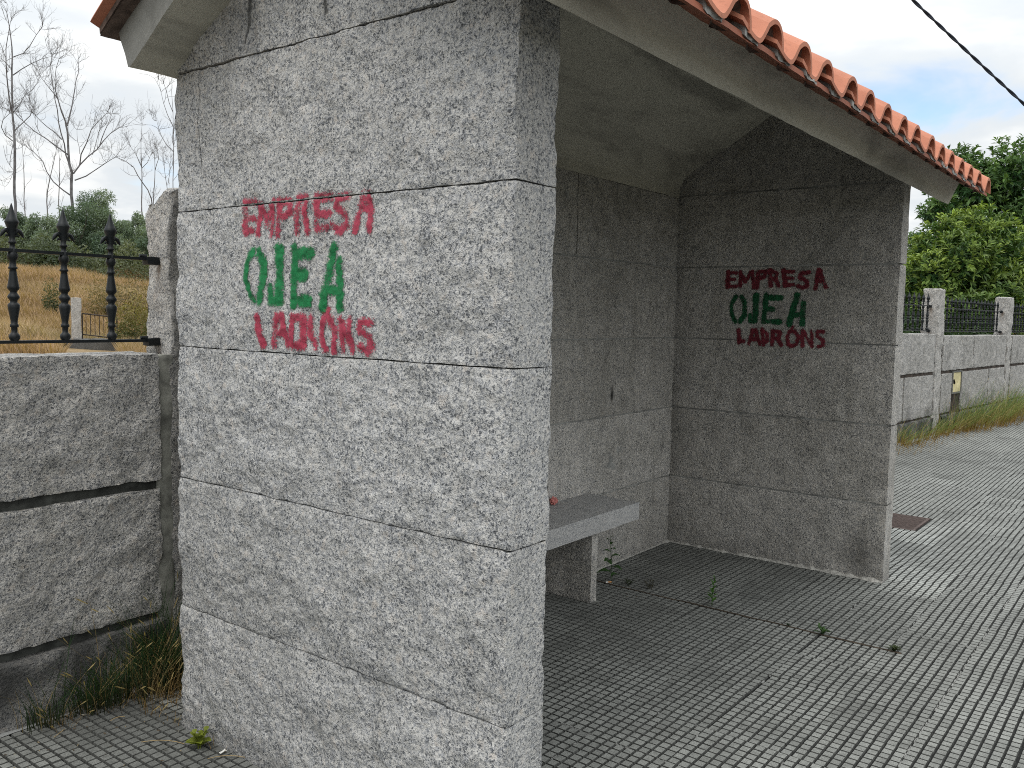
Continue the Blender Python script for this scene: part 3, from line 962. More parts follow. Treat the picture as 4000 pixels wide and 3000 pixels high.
for (ua, ub, prof, seed) in ((UA, T_ - .004, OUT, 5), (T_ - .004, L2 + .004, profile_inner(), 5), (L2 + .004, UB, OUT, 5)):
    poly = resample(prof + TOP, .035)
    us = np.linspace(ua, ub, max(6, int((ub - ua) / .04)))
    V, n = extrude(roof, poly, us, 0, amp=.0026, seed=seed)
    if prof is OUT:
        # end cap as strips from soffit to top
        sel = V[:n] if ua == UA else V[-n:]
        c1 = sel.mean(0)
        m_ = len(sel)
        half = np.concatenate([sel, [(sel[0, 0], .72, 2.745)]])
        # cap split at the ridge so each half is convex
        left = [i for i in range(m_) if sel[i, 1] <= .7195]
        right = [i for i in range(m_) if sel[i, 1] >= .7185]
        for grp in (left, right):
            pts = sel[grp]
            c_ = pts.mean(0)
            ang = np.arctan2(pts[:, 2] - c_[2], pts[:, 1] - c_[1])
            order = np.argsort(ang)
            pts = pts[order]
            V2 = np.concatenate([pts, [c_]])
            F2 = [(i, (i + 1) % len(pts), len(pts)) for i in range(len(pts))]
            if ua == UA:
                F2 = [f[::-1] for f in F2]
            roof.tris(V2, F2, 0)
me_roof = roof.build('roof_slab', [M['soffit'], M['fascia'], M['soffit_dark'], M['gable_shaded']], shelter)
# front fascia: the paler smooth-trowelled face; gable ends: shade painted into the concrete
pm = me_roof.data
for p_ in pm.polygons:
    nrm = p_.normal
    if nrm.y < -.5 and nrm.z < .3 and p_.center.y < -.1:
        p_.material_index = 1
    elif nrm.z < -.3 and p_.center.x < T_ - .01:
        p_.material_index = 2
    elif abs(nrm.x) > .8 and (p_.center.x < UA + .02 or p_.center.x > UB - .02):
        p_.material_index = 3

# ---- tiles
PITCH = .2217
EAVE_V = -.36
BACK_IN = .265          # the rear eave hardly projects


def slab_top(v):
    return 2.828 - .6 * np.abs(v - .719)


def tile_profile():
    key = [(0.0, .034), (.020, .026), (.045, .0165), (.070, .0095), (.090, .0065), (.104, .0065), (.116, .0115), (.130, .0235), (.146, .0415), (.163, .0600), (.181, .0715), (.200, .0800),
           (.219, .0830), (.236, .0810), (.251, .0735), (.262, .0610), (.269, .0450), (.273, .0220), (.274, .0020)]
    key = np.array(key)
    t = np.linspace(0, len(key) - 1, 31)
    P = np.stack([np.interp(t, np.arange(len(key)), key[:, c_]) for c_ in (0, 1)], 1)
    P = [tuple(q) for q in P]
    return np.array(P)


tiles = MB()
under = MB()
TP = tile_profile()
nx = np.gradient(TP, axis=0)
nrm = np.stack([-nx[:, 1], nx[:, 0]], 1)
nrm /= np.linalg.norm(nrm, axis=1)[:, None]
INN = TP - nrm * .0125
RING = np.concatenate([TP, INN[::-1]])
ROWS = [(EAVE_V, .02), (-.06, .34), (.24, .62)]


def put_tile(mb_, u0, va, vb, lift, back):
    n = len(RING)
    V = []
    jx, jz = rnd.uniform(-.004, .004), rnd.uniform(-.003, .003)
    sk = rnd.uniform(-.010, .010)
    for k, t in enumerate(np.linspace(0, 1, 4)):
        v = va + (vb - va) * t
        taper = 1 - .02 * t
        z = slab_top(v + (BACK_IN if back else 0)) + lift * (1 - t) + jz
        vv = v if not back else 1.4376 - v - BACK_IN
        x = u0 + jx + RING[:, 0] * taper + sk * t * .4
        V.append(np.stack([x, np.full(n, vv), z + RING[:, 1]], 1))
    V = np.concatenate(V)
    k = np.arange(n)
    F = np.concatenate([np.stack([i * n + k, i * n + (k + 1) % n, (i + 1) * n + (k + 1) % n, (i + 1) * n + k], 1) for i in range(3)])
    if back:
        F = F[:, ::-1]
    m_ = len(TP)
    caps = []
    for i in range(m_ - 1):
        caps.append((i, n - 1 - i, n - 2 - i, i + 1))
    caps = np.array(caps)
    if back:
        caps = caps[:, ::-1]
    mb_.add(V, F, 0, None, False)
    mb_.add(V[:n], caps, 0)


for i in range(18):
    u0 = 3.535 - i * PITCH
    for back in (False, True):
        for (va, vb) in ROWS:
            put_tile(tiles, u0, va + rnd.uniform(-.006, .006), vb + .06, .004 if va == EAVE_V else .016, back)
        for bq in (0,):
            # mortar packed under the pan, and the reddish bedding tile below it
            va, vb = EAVE_V + .005, -.20
            ys = [(va, vb)]
            n = 8
            x = np.linspace(u0 + .024, u0 + .118, n)
            zt = np.interp(x - u0, TP[:13, 0], TP[:13, 1]) - .0085
            zb = np.full(n, -.010) + vnoise(np.stack([x * 60, x * 0 + i, x * 0], 1), 4) * .002
            zb[0] += .004
            V = []
            for v in (va, vb):
                vv = v if not back else 1.4376 - v - BACK_IN
                V.append(np.stack([x, np.full(n, vv), slab_top(v + (BACK_IN if back else 0)) + zt], 1))
                V.append(np.stack([x, np.full(n, vv), slab_top(v + (BACK_IN if back else 0)) + zb], 1))
            V = np.concatenate(V)
            V[:, 1] += rs.uniform(-.003, .003, len(V))
            F = []
            for k in range(n - 1):
                F += [(n + k, n + k + 1, k + 1, k), (k, k + 1, 2 * n + k + 1, 2 * n + k), (n + k + 1, n + k, 3 * n + k, 3 * n + k + 1)]
            F += [(n, 0, 2 * n, 3 * n), (n - 1, 2 * n - 1, 4 * n - 1, 3 * n - 1)]
            under.add(V, np.array(F) if not back else np.array(F)[:, ::-1], 2 if back else 0)  # rear mortar takes the dark mix: backlit shade painted in
            # mortar packed into the roll, set back from its mouth
            inn = INN[9:]
            inn = np.stack([np.interp(np.linspace(0, 1, 12), np.linspace(0, 1, len(inn)), inn[:, c_]) for c_ in (0, 1)], 1)
            cen_ = np.array((.205, .0))
            rr_ = np.linspace(1, 0, 5)
            V = []
            v0 = EAVE_V + .022
            for r_ in rr_:
                ring_ = cen_ + (inn - cen_) * r_ * .99
                q_ = np.stack([u0 + ring_[:, 0], np.full(12, v0), np.full(12, slab_top(v0 + (BACK_IN if back else 0))) + np.maximum(ring_[:, 1], -.008)], 1)
                q_[:, 1] += .05 * (1 - r_ ** 2) + .008 * vnoise(q_ * 60, i)
                if back:
                    q_[:, 1] = 1.4376 - q_[:, 1] - BACK_IN
                V.append(q_)
            V = np.concatenate(V)
            kq = np.arange(11)
            F = np.concatenate([np.stack([r_ * 12 + kq, r_ * 12 + kq + 1, (r_ + 1) * 12 + kq + 1, (r_ + 1) * 12 + kq], 1) for r_ in range(4)])
            under.add(V, F, 2)
# bedding course under the eave
for back in (False, True):
    us = np.arange(-.21, 3.80, .02)
    n = len(us)
    wave = .003 * np.abs(np.sin((us - 3.535) / PITCH * math.pi + .9)) + .002 * vnoise(np.stack([us * 50, us * 0, us * 0], 1), 5)
    V = []
    for (v, dzq) in ((EAVE_V + .012, .002), (EAVE_V + .008, -.013), (-.17, -.016), (-.17, .006)):
        vv = v if not back else 1.4376 - v - BACK_IN
        V.append(np.stack([us, np.full(n, vv), slab_top(v + (BACK_IN if back else 0)) + dzq - wave * (.7 if dzq < -.01 else .3)], 1))
    V = np.concatenate(V)
    k = np.arange(n - 1)
    F = np.concatenate([np.stack([r * n + k, ((r + 1) % 4) * n + k, ((r + 1) % 4) * n + k + 1, r * n + k + 1], 1) for r in range(4)])
    under.add(V, F if not back else F[:, ::-1], 2 if back else 1)  # rear bedding darkened too, its backlit shade put into the colour
for k in range(13):
    u0 = -.25 + k * .30
    an = np.linspace(0, math.pi, 9)
    V = []
    for (u, rr) in ((u0, .10), (u0 + .32, .088)):
        V.append(np.stack([np.full(9, u), .719 + rr * np.cos(an), 2.85 + rr * np.sin(an)], 1))
    V = np.concatenate(V)
    q = np.arange(8)
    tiles.add(V, np.stack([q, q + 9, q + 10, q + 1], 1), 0, None, True)
tiles.build('roof_tiles', M['tile'], shelter)
under.build('eave_bedding', [M['mortar_grey'], M['tile_red'], M['mortar_brown']], shelter)

# ---- bench (rests in the shelter, a thing of its own)
bench = thing('stone_bench', 'grey granite slab bench on upright stone legs inside the shelter', 'bench', (1.3, 1.18, 0))


def rel(o, mb_):
    mb_.v = [v - np.array(o.location) for v in mb_.v]
    return mb_


b_ = MB()
rough_box(b_, (T_ + .006, 1.015, .378), (2.468, D_ - .006, .472), .03, .0025, .0007, 20, 71, edge=.8)
rel(bench, b_).build('seat', M['granite_bench'], bench)
for u in (2.072, .45):
    b_ = MB()
    rough_box(b_, (u, 1.062, -.004), (u + .056, D_ - .01, .377), .03, .0025, .0008, 20, 72, edge=.8)
    rel(bench, b_).build('leg', M['granite_inner'], bench)

# ------------------------------------------------------------------ boundary walls, posts, railings
ROT = lambda a: np.array([[math.cos(a), -math.sin(a), 0], [math.sin(a), math.cos(a), 0], [0, 0, 1]])


def moss(P):
    x, z = P[:, 0], P[:, 2]
    nz = vnoise(np.stack([x * 6, z * 6, x * 0], 1), 21)
    nz2 = vnoise(np.stack([x * 16, z * 2.0, x * 0 + 4], 1), 22)
    a = np.clip((.42 + .16 * nz - z) / .25, 0, 1) * .5
    return np.maximum(a, np.clip(nz2 - .35, 0, 1) * .5 * (z > .7))


def wall(name, label, loc, rot, upper, lower, zt, zj, seed, parent_mats, band=(.022, .022), depth=.26, base=True, wob=.006, zb=.25):
    o = thing(name, label, 'wall', loc, rot)
    mb_ = MB()
    for k, (a, b2) in enumerate(upper):
        rough_box(mb_, (a, 0, zj + band[0]), (b2, depth, zt), {'y': .011, 'Z': .02, '*': .06}, .007, wob, 10, seed + k, None, 0, 'xXyYzZ', moss, 4, 1.3, (.5, 1, .5), .7)
    for k, (a, b2) in enumerate(lower):
        rough_box(mb_, (a, 0, zb), (b2, depth, zj - band[1]), {'y': .011, '*': .06}, .007, wob, 10, seed + 20 + k, None, 0, 'xXyYzZ', moss, 4, 1.3, (.5, 1, .5), .7)
    lo = min(a for a, _ in upper)
    hi = max(b2 for _, b2 in upper)
    if base:
        rough_box(mb_, (lo, -.035, -.05), (hi, depth, zb - .025), {'y': .018, 'Z': .03, '*': .08}, .02, .012, 7, seed + 50, None, 0, 'xXyYzZ', lambda P: np.clip(.78 + .25 * vnoise(P * 7, 3) + .15 * vnoise(P * 25, 4), .3, .95), 4, 1.2)  # dark mossy plinth, deepened further to paint the shade at its foot
    mb_.build('block_courses', M['granite_wall'], o)
    mo = MB()
    rough_box(mo, (lo - .0, .016, -.04), (hi, depth - .02, zt - .02), {'y': .03, '*': .1}, .004, .006, 14, seed + 77)
    mo.build('mortar', parent_mats, o)
    return o


left_wall = wall('boundary_wall', 'low wall of big hewn granite blocks with dark mortar at the left, beside the shelter', (0, 1.88, 0), 0,
                 [(-3.6, -2.2), (-2.17, -.98), (-.95, .190)], [(-3.6, -2.6), (-2.57, -1.23), (-1.20, .188)], 1.292, .783, 11, M['mortar_dark'], (.015, .019), .22, True, .007, .268)
# mortar fillet between the block and the post
fl = MB()
rough_box(fl, (.176, .007, -.03), (.250, .2, 1.285), {'y': .010, 'Z': .012, '*': .05}, .008, .0028, 16, 5, None, 0, 'xXyYZ', None, 3, 1.0)
fl.build('mortar_fillet', M['mortar_fillet'], left_wall)
ext = MB()
ext_a = 0.0
back_wall_run = wall('boundary_wall', 'boundary wall run hidden behind the back of the shelter', (.46, 1.93, 0), ext_a, [(0, 1.7), (1.73, 3.85)], [(0, 1.2), (1.23, 3.85)], 1.29, .79, 31, M['mortar_grey'])

RA = (RW_A[0], RW_A[1], 0)
r1 = wall('boundary_wall', 'low granite block wall between the shelter and the first granite post, no meter door', RA, RW_ANG, [(-5.2, -2.7), (-2.67, -1.3), (-1.27, 1.205)], [(-5.2, -1.7), (-1.67, .105), (.145, 1.205)], 1.325, .81, 41, M['mortar_rust'], (.018, .020))
r2 = wall('boundary_wall', 'low granite block wall between the two granite posts with a cream meter door let in', RA, RW_ANG, [(1.535, 2.875), (2.90, 4.60)], [(1.535, 1.965), (2.385, 3.70), (3.73, 4.60)], 1.295, .81, 51, M['mortar_rust'], (.016, .020))
r3 = wall('boundary_wall', 'low granite block wall beyond the farther granite post at the right edge', RA, RW_ANG, [(4.94, 6.4), (6.43, 8.0), (8.03, 12)], [(4.94, 5.9), (5.93, 7.5), (7.53, 12)], 1.285, .81, 61, M['mortar_rust'], (.016, .020))


def rust(P):
    """rust runs below the rail sockets"""
    y, z, x = P[:, 1], P[:, 2], P[:, 0]
    nz = vnoise(np.stack([y * 40, z * 18, x * 30], 1), 31)
    o = np.zeros(len(P))
    for zz in (1.655, 1.335):
        o = np.maximum(o, np.clip(1 - np.abs(y - .10 - .01 * nz) / .035, 0, 1) * np.clip(1 - (zz - z) / .22, 0, 1) * (z < zz + .01))
    return o * (.5 + .6 * nz) * (x < .03)


def post(label, loc, rot, wx, wy, h, seed, topfn, front_dark=0.0):
    o = thing('granite_post', label, 'stone post', loc, rot, 'granite posts of the boundary wall')
    mb_ = MB()
    rough_box(mb_, (0, 0, -.03), (wx, wy, h), {'x': .012, 'y': .012, 'Z': .012, '*': .04}, .012, .011, 8, seed, topfn, 0, 'xXyYzZ', None, 4, 1.4)
    # tint.b carries the rust
    V = np.concatenate(mb_.v)
    st = rust(V)
    k = 0
    for a_ in mb_.att:
        a_[:, 2] = np.clip(st[k:k + len(a_)], 0, .75)
        a_[:, 0] = front_dark * (V[k:k + len(a_), 1] < .015)  # front face of the shaft evenly darkened
        k += len(a_)
    mb_.build('shaft', M['granite_post'], o)
    return o


post('rough granite post close to the shelter at the left, rail ends fixed in it', (.24, 1.88, 0), 0, .20, .182, 1.93, 3,
     lambda P: 1.877 + .042 * np.clip((.10 - P[:, 1]) / .05, 0, 1) + .010 * vnoise(P * 34, 2), .45)
q = fence_right(1.262)
post('nearer of two pale granite posts right of the shelter, beside the meter door', (q[0], q[1], 0), RW_ANG, .235, .22, 1.915, 9,
     lambda P: 1.905 + .012 * vnoise(P * 22, 3))
q = fence_right(4.655)
post('farther pale granite post standing at the right edge of the picture', (q[0], q[1], 0), RW_ANG, .245, .22, 1.895, 14,
     lambda P: 1.89 + .008 * vnoise(P * 22, 4))

BAL = [(1.312, .012), (1.318, .015), (1.326, .0205), (1.334, .0225), (1.342, .0205), (1.350, .014), (1.353, .0118), (1.374, .0125), (1.376, .0172), (1.386, .0172), (1.389, .0135),
       (1.402, .0138), (1.455, .0228), (1.468, .0238), (1.474, .020), (1.480, .0135), (1.488, .0155), (1.497, .0225), (1.503, .0238), (1.510, .0205), (1.520, .0133), (1.526, .0145),
       (1.534, .0215), (1.541, .0240), (1.548, .0222), (1.575, .0178), (1.605, .0140), (1.618, .0127), (1.620, .0178), (1.627, .0178), (1.630, .0132), (1.654, .0132), (1.660, .0185), (1.672, .0216),
       (1.684, .0190), (1.690, .0155), (1.703, .0155), (1.706, .0105), (1.724, .0105), (1.727, .0158), (1.734, .0158), (1.737, .0112), (1.752, .0120), (1.780, .0155), (1.812, .0272), (1.816, .0275), (1.828, .0215),
       (1.845, .0150), (1.865, .0085), (1.882, .0045), (1.893, .0008)]
BK = .83
BAL = [(1.474 + (z - 1.474) * BK, r_ * BK) for z, r_ in BAL]
bal = MB()
bal.lathe(BAL, 12)
for ang in (0, math.pi):
    pth = [(.006, 1.757), (.014, 1.772), (.023, 1.781), (.032, 1.776), (.039, 1.764), (.046, 1.751)]
    bal.tube([(a * BK * math.cos(ang), a * BK * math.sin(ang), 1.474 + (z - 1.474) * BK) for a, z in pth], [.0042, .0068, .0074, .008, .0062, .0016], 6)
    bal.tube([(a * BK * math.cos(ang), a * BK * math.sin(ang), 1.474 + (z - 1.474) * BK) for a, z in ((.012, 1.757), (.021, 1.760), (.027, 1.752))], [.0034, .005, .0025], 5)
BAL_MESH = bal.mesh('baluster', M['iron'])
balbase = bpy.data.objects.new('baluster', BAL_MESH)


def railing(label, loc, rot, x0, x1, first, pitch, y, dz=0.0, brackets=(True, True)):
    o = thing('iron_railing', label, 'railing', (loc[0], loc[1], loc[2] + dz), rot, 'black iron railings on the boundary walls')
    for z, zh, yh in ((1.3395, .0055, .012), (1.659, .0055, .012)):
        mb_ = MB()
        mb_.box((x0, y - yh, z - zh), (x1, y + yh, z + zh))
        for flag, xe, sgn in ((brackets[0], x0, 1), (brackets[1], x1, -1)):
            if flag:
                rough_box(mb_, (min(xe, xe + sgn * .055), y - .022, z - .022), (max(xe, xe + sgn * .055), y + .022, z + .010), .02, .005, .002, 30, 3)
                mb_.tube([(xe + sgn * .05, y, z + .008), (xe + sgn * .075, y, z + .012)], [.012, .006], 6)
        mb_.build('rail', M['iron'], o)
    x = first
    while x < x1 - .03:
        if x > x0 + .03 and x < x1 - .10:
            b2 = share(balbase, 'baluster', o)
            b2.location = (x, y, 0)
        x += pitch
    return o


railing('black iron railing with spear tips on the left wall, in front of the dry field', (0, 1.88, 0), 0, -1.75, .243, -1.705, .1757, .10)
railing('black iron railing between the shelter and the nearer right-hand post', RA, RW_ANG, -3.0, 1.265, -2.88, .1757, .11, .03)
railing('long black iron railing between the two right-hand granite posts', RA, RW_ANG, 1.495, 4.66, 1.60, .1757, .11, .01)
railing('black iron railing beyond the farther right-hand post, cut by the picture edge', RA, RW_ANG, 4.90, 9.0, 5.0, .1757, .11, .0)

# cream meter door with a hole punched in it
meter = thing('meter_box', 'cream meter door with a broken dark hole, set into the right-hand wall above the grass', 'meter box', RA, RW_ANG)
mb = MB()
for lo, hi in (((1.972, -.012, .495), (2.378, .06, .513)), ((1.972, -.012, .792), (2.378, .06, .81)), ((1.972, -.012, .513), (1.992, .06, .792)), ((2.358, -.012, .513), (2.378, .06, .792))):
    mb.box(lo, hi)
mb.build('frame', M['box_frame'], meter)
mb = MB()
ux = np.linspace(1.996, 2.354, 25)
uz = np.linspace(.517, .788, 21)
Ux, Uz = np.meshgrid(ux, uz, indexing='ij')
yy = .0 + .004 * vnoise(np.stack([Ux.ravel() * 12, Uz.ravel() * 12, Ux.ravel() * 0], 1), 3)
P = np.stack([Ux.ravel(), yy, Uz.ravel()], 1)
i, j = np.meshgrid(np.arange(24), np.arange(20), indexing='ij')
a = (i * 21 + j).ravel()
F = np.stack([a, a + 21, a + 22, a + 1], 1)
cen = P[F].mean(1)
hole = np.hypot((cen[:, 0] - 2.075) / .055, (cen[:, 2] - .655) / .042) + .5 * vnoise(cen * 55, 8) < 1
mb.add(P, F[~hole], 0)
P2 = P.copy()
P2[:, 1] += .004
mb.add(P2, F[~hole][:, ::-1], 0)
mb.build('door', M['box_paint'], meter)
mb = MB()
mb.box((1.99, .045, .512), (2.36, .058, .793))
mb.build('recess', M['black'], meter)

# drain grate in the pavement beyond the shelter
gr = thing('drain_grate', 'rusty square drain grate in the pavement just beyond the shelter', 'drain grate', (5.165, .313, 0))
mb = MB()
for lo, hi in (((-.245, -.143, -.03), (.245, -.125, .002)), ((-.245, .125, -.03), (.245, .143, .002)), ((-.245, -.125, -.03), (-.225, .125, .002)), ((.225, -.125, -.03), (.245, .125, .002))):
    mb.box(lo, hi)
mb.build('frame', M['grate'], gr)
mb = MB()
for k in range(17):
    x = -.215 + k * .0268
    mb.box((x - .0065, -.125, -.02), (x + .0065, .125, -.0005))
for y in (-.06, .0, .06):
    mb.box((-.225, y - .006, -.022), (.225, y + .006, -.004))
mb.build('bars', M['grate'], gr)
mb = MB()
mb.box((-.244, -.142, -.05), (.244, .142, -.032))
mb.build('sump', M['black'], gr)

# litter
mb = MB()
u_, v_ = np.meshgrid(np.linspace(0, 2 * math.pi, 15), np.linspace(.02, math.pi - .02, 10), indexing='ij')
P = np.stack([np.cos(u_) * np.sin(v_), np.sin(u_) * np.sin(v_), np.cos(v_)], -1).reshape(-1, 3)
P = P * (1 + .42 * vnoise(P * 2.6, 5) + .25 * vnoise(P * 5.5, 6))[:, None] * np.array([.024, .017, .019])
P[:, 2] -= P[:, 2].min()
i, j = np.meshgrid(np.arange(14), np.arange(9), indexing='ij')
a = (i * 10 + j).ravel()
mb.add(P, np.stack([a, a + 1, a + 11, a + 10], 1))
o = mb.build('crumpled_wrapper', M['pink'], label='small crumpled pink wrapper lying on the back of the stone bench', cat='litter')
o.location = (2.085, 1.315, .472)
butt = thing('cigarette_butt', 'flattened cigarette butt on the slabs by the tall weed', 'cigarette butt', (2.425, 1.168, .007), 2.5)
mb = MB()
mb.tube([(-.016, 0, 0), (.004, 0, 0)], .0042, 8)
mb.build('filter', M['filter'], butt)
mb = MB()
mb.tube([(.004, 0, 0), (.018, .001, 0)], [.0043, .0038], 8)
mb.build('paper', M['paper'], butt)
for k, (u, v, s) in enumerate(((.03, 1.10, .012),)):
    mb = MB()
    P = np.array([(-1, -.5, .25), (0, -.6, .5), (1, -.4, .2), (-1, .4, .3), (0, .5, .15), (1.1, .6, .45)]) * s
    mb.add(np.concatenate([P, P - (0, 0, .0015)]), [(0, 1, 4, 3), (1, 2, 5, 4), (9, 10, 7, 6), (10, 11, 8, 7)])
    o = mb.build('paper_scrap', M['paper'], label='tiny white paper scrap at the foot of the near end wall', cat='litter')
    o.location = (-.022, 1.165, .004)


# ------------------------------------------------------------------ weeds and grass
def leaf(mb_, base, dirv, up, length, width, col, droop=.3, seg=4, serr=0.0, fold=.25):
    d = np.array(dirv, float)
    d /= np.linalg.norm(d)
    side = np.cross(d, up)
    side /= np.linalg.norm(side) + 1e-9
    nrm_ = np.cross(side, d)
    V, A = [], []
    for k in range(seg + 1):
        t = k / seg
        wv = width * (math.sin(math.pi * min(1, t * .92 + .06)) ** .8) * .5
        if serr and k % 2:
            wv *= 1 - serr
        c_ = np.array(base) + d * length * t + np.array((0, 0, -1.0)) * droop * length * t * t
        V += [c_ - side * wv + nrm_ * wv * fold, c_, c_ + side * wv + nrm_ * wv * fold]
        A += [tuple(np.array(col) * f) + (1,) for f in (1.0, .85, 1.0)]
    F = []
    for k in range(seg):
        a = k * 3
        F += [(a, a + 1, a + 4, a + 3), (a + 1, a + 2, a + 5, a + 4)]
    mb_.add(V, F, 0, A, True)


def weed(label, loc, h, n, ll, lw, col, seed, lean=(0, 0), stems=1, droop=.3, serr=.2, spread=.0):
    o = thing('weed', label, 'weed', loc)
    r = random.Random(seed)
    st, lv = MB(), MB()
    for s in range(stems):
        bx, by = r.uniform(-spread, spread) * .4, r.uniform(-spread, spread) * .4
        tx, ty = lean[0] + r.uniform(-spread, spread), lean[1] + r.uniform(-spread, spread)
        hh = h * r.uniform(.75, 1.0) if stems > 1 else h
        pts = [(bx + tx * t * t, by + ty * t * t, hh * t) for t in np.linspace(0, 1, 7)]
        st.tube(pts, [.0022 * (1 - .6 * t) for t in np.linspace(0, 1, 7)], 5, 0, tuple(np.array(col) * .8) + (1,))
        for k in range(n):
            t = .12 + .88 * (k + r.random() * .5) / n
            a = k * 2.4 + r.uniform(-.4, .4)
            sz = (1.15 - .75 * t) * r.uniform(.8, 1.15)
            c_ = np.array(col) * r.uniform(.75, 1.25)
            p_ = (bx + tx * t * t, by + ty * t * t, hh * t)
            leaf(lv, p_, (math.cos(a), math.sin(a), .35 + .9 * t), (0, 0, 1), ll * sz, lw * sz, c_, droop, 4, serr)
    st.build('stem', M['leaf_soft'], o)
    lv.build('leaves', M['leaf_soft'], o)
    return o


weed('tall weed with broad toothed leaves beside the bench leg', (2.445, 1.165, 0), .27, 11, .085, .055, (.055, .13, .035), 3, (-.01, .01), 1, .55, .3)
weed('upright leafy weed standing alone in the crack in mid floor', (2.462, .572, 0), .15, 26, .042, .017, (.07, .17, .028), 4, (.012, -.004), 1, .15, .2)
weed('low star-shaped weed in the crack at the edge of the roofed floor', (2.418, -.008, 0), .035, 9, .05, .022, (.045, .10, .025), 5, (0, 0), 2, .25, .4, .02)
weed('flat dull green weed at the outer end of the crack', (2.422, -.325, 0), .022, 12, .042, .012, (.05, .07, .025), 6, (0, 0), 3, .2, .3, .035)
weed('small wispy weed in the crack near the tall weed', (2.472, 1.072, 0), .035, 7, .035, .010, (.05, .065, .035), 7, (0, 0), 3, .2, .3, .03)
weed('thin dry weed in the crack between the tall and upright weeds', (2.485, .94, 0), .06, 5, .03, .008, (.07, .065, .04), 8, (0, 0), 3, .1, .2, .03)
weed('tiny dark weed sprout in the crack near the star-shaped weed', (2.424, .157, 0), .012, 6, .018, .008, (.03, .06, .02), 9, (0, 0), 2, .1, .2, .01)
weed('yellowing seedling with rounded leaves at the foot of the near end wall', (-.05, 1.255, 0), .075, 9, .05, .040, (.20, .24, .030), 10, (.0, -.01), 2, .35, .1, .03)


def grass_mesh(name, clumps, label, seed, base_col, top_col, dry, leanv=(0, 0), width=.004, seedheads=0.0, kind='stuff', cat='grass', parent=None):
    """blades: narrow tapering strips, bent; colour runs from the dry foot to the green tip"""
    r = np.random.RandomState(seed)
    Vs, Fs, As = [], [], []
    nv = 0
    for (x, y, z, n, rad, h, gdry, lx, ly) in clumps:
        for _ in range(n):
            a = r.uniform(0, 2 * math.pi)
            d = rad * math.sqrt(r.random_sample())
            bx, by = x + d * math.cos(a), y + d * math.sin(a)
            hh = h * r.uniform(.35, 1.0)
            bend = r.uniform(.1, .75) * hh
            ang = a + r.uniform(-.7, .7)
            dx, dy = bend * math.cos(ang) + (leanv[0] + lx) * hh, bend * math.sin(ang) + (leanv[1] + ly) * hh
            px_, py_ = -math.sin(ang + .9), math.cos(ang + .9)
            isdry = r.random_sample() < gdry
            tone = r.uniform(.7, 1.3)
            c0 = np.array(base_col) * tone
            c1 = (np.array(dry) if isdry else np.array(top_col)) * tone
            wv = width * r.uniform(.6, 1.3) * (.6 if isdry else 1)
            for k, t in enumerate((0, .35, .7, 1)):
                c_ = np.array((bx + dx * t ** 1.8, by + dy * t ** 1.8, z + hh * (t - .18 * t * t * (bend / hh))))
                w_ = wv * (1 - t) ** .7 * .5 + .0002
                Vs += [c_ - (px_ * w_, py_ * w_, 0), c_ + (px_ * w_, py_ * w_, 0)]
                cc2 = c0 + (c1 - c0) * min(1, t * 1.5 + (.4 if isdry else 0))
                As += [tuple(cc2) + (1,)] * 2
            for k in range(3):
                q2 = nv + k * 2
                Fs.append((q2, q2 + 1, q2 + 3, q2 + 2))
            nv += 8
            if isdry and r.random_sample() < seedheads:
                e = np.array((bx + dx, by + dy, z + hh * (1 - .18 * bend / hh)))
                t_ = np.array((dx * .8, dy * .8, hh * .35))
                t_ /= np.linalg.norm(t_)
                L = r.uniform(.03, .055)
                w_ = .0028
                for sgn in (0, 1):
                    pw = np.array((px_, py_, 0)) * w_ if sgn == 0 else np.array((0, 0, w_))
                    Vs += [e - pw * .4, e + pw * .4, e + t_ * L * .5 + pw, e + t_ * L * .5 - pw, e + t_ * L, e + t_ * L]
                    As += [(.42, .33, .15, 1)] * 6
                    Fs += [(nv, nv + 1, nv + 2, nv + 3), (nv + 3, nv + 2, nv + 4, nv + 5)]
                    nv += 6
    mb_ = MB()
    mb_.add(Vs, Fs, 0, As, False)
    return mb_.build(name, M['grass'], parent, label=label, cat=cat, kind=kind)


STRAW = (.30, .22, .10)
cl = []
rg = random.Random(4)
for k in range(40):
    u = -.40 + .60 * rg.random() ** .55
    cl.append((u, 1.83 - .06 * rg.random(), .0, 17, .05, .20 + .34 * max(0, (u + .3)) * rg.uniform(.7, 1.2), .18, .10 * rg.uniform(-1.6, .4), -.10))
for k in range(20):
    cl.append((.0 + .22 * rg.random() ** .7, 1.80 - .12 * rg.random(), 0, 15, .04, .50 * rg.uniform(.55, 1.15), .35, -.10 * rg.random(), -.06))
for k in range(10):
    cl.append((-.42 + .5 * rg.random(), 1.81, 0, 3, .04, .50 * rg.uniform(.7, 1.15), .6, -.25 * rg.random(), -.06))
grass_mesh('wall_grass', cl, 'dark green tuft of tall grass with straw stalks in the corner by the left wall', 5, (.030, .036, .016), (.024, .058, .018), STRAW, (0, 0), .0030, .3)
cl = [(.0 + .17 * rg.random(), 1.58 + .20 * rg.random(), .0, 11, .05, .15 * rg.uniform(.5, 1.2), 1.0, -.05, -.1) for k in range(20)]
cl += [(-.30 + .45 * rg.random(), 1.74 + .08 * rg.random(), .0, 7, .05, .08 * rg.uniform(.5, 1.2), .9, 0, -.2) for k in range(20)]
cl += [(-.012 - .02 * rg.random(), 1.15 + .5 * rg.random(), .0, 3, .02, .07 * rg.uniform(.3, 1.0), .9, -.3, 0) for k in range(10)]
grass_mesh('dry_grass', cl, 'low straw-coloured dead grass at the foot of the tall tuft', 6, (.13, .07, .03), (.18, .12, .055), (.30, .20, .085), (0, 0), .0024, .15)
cl = []
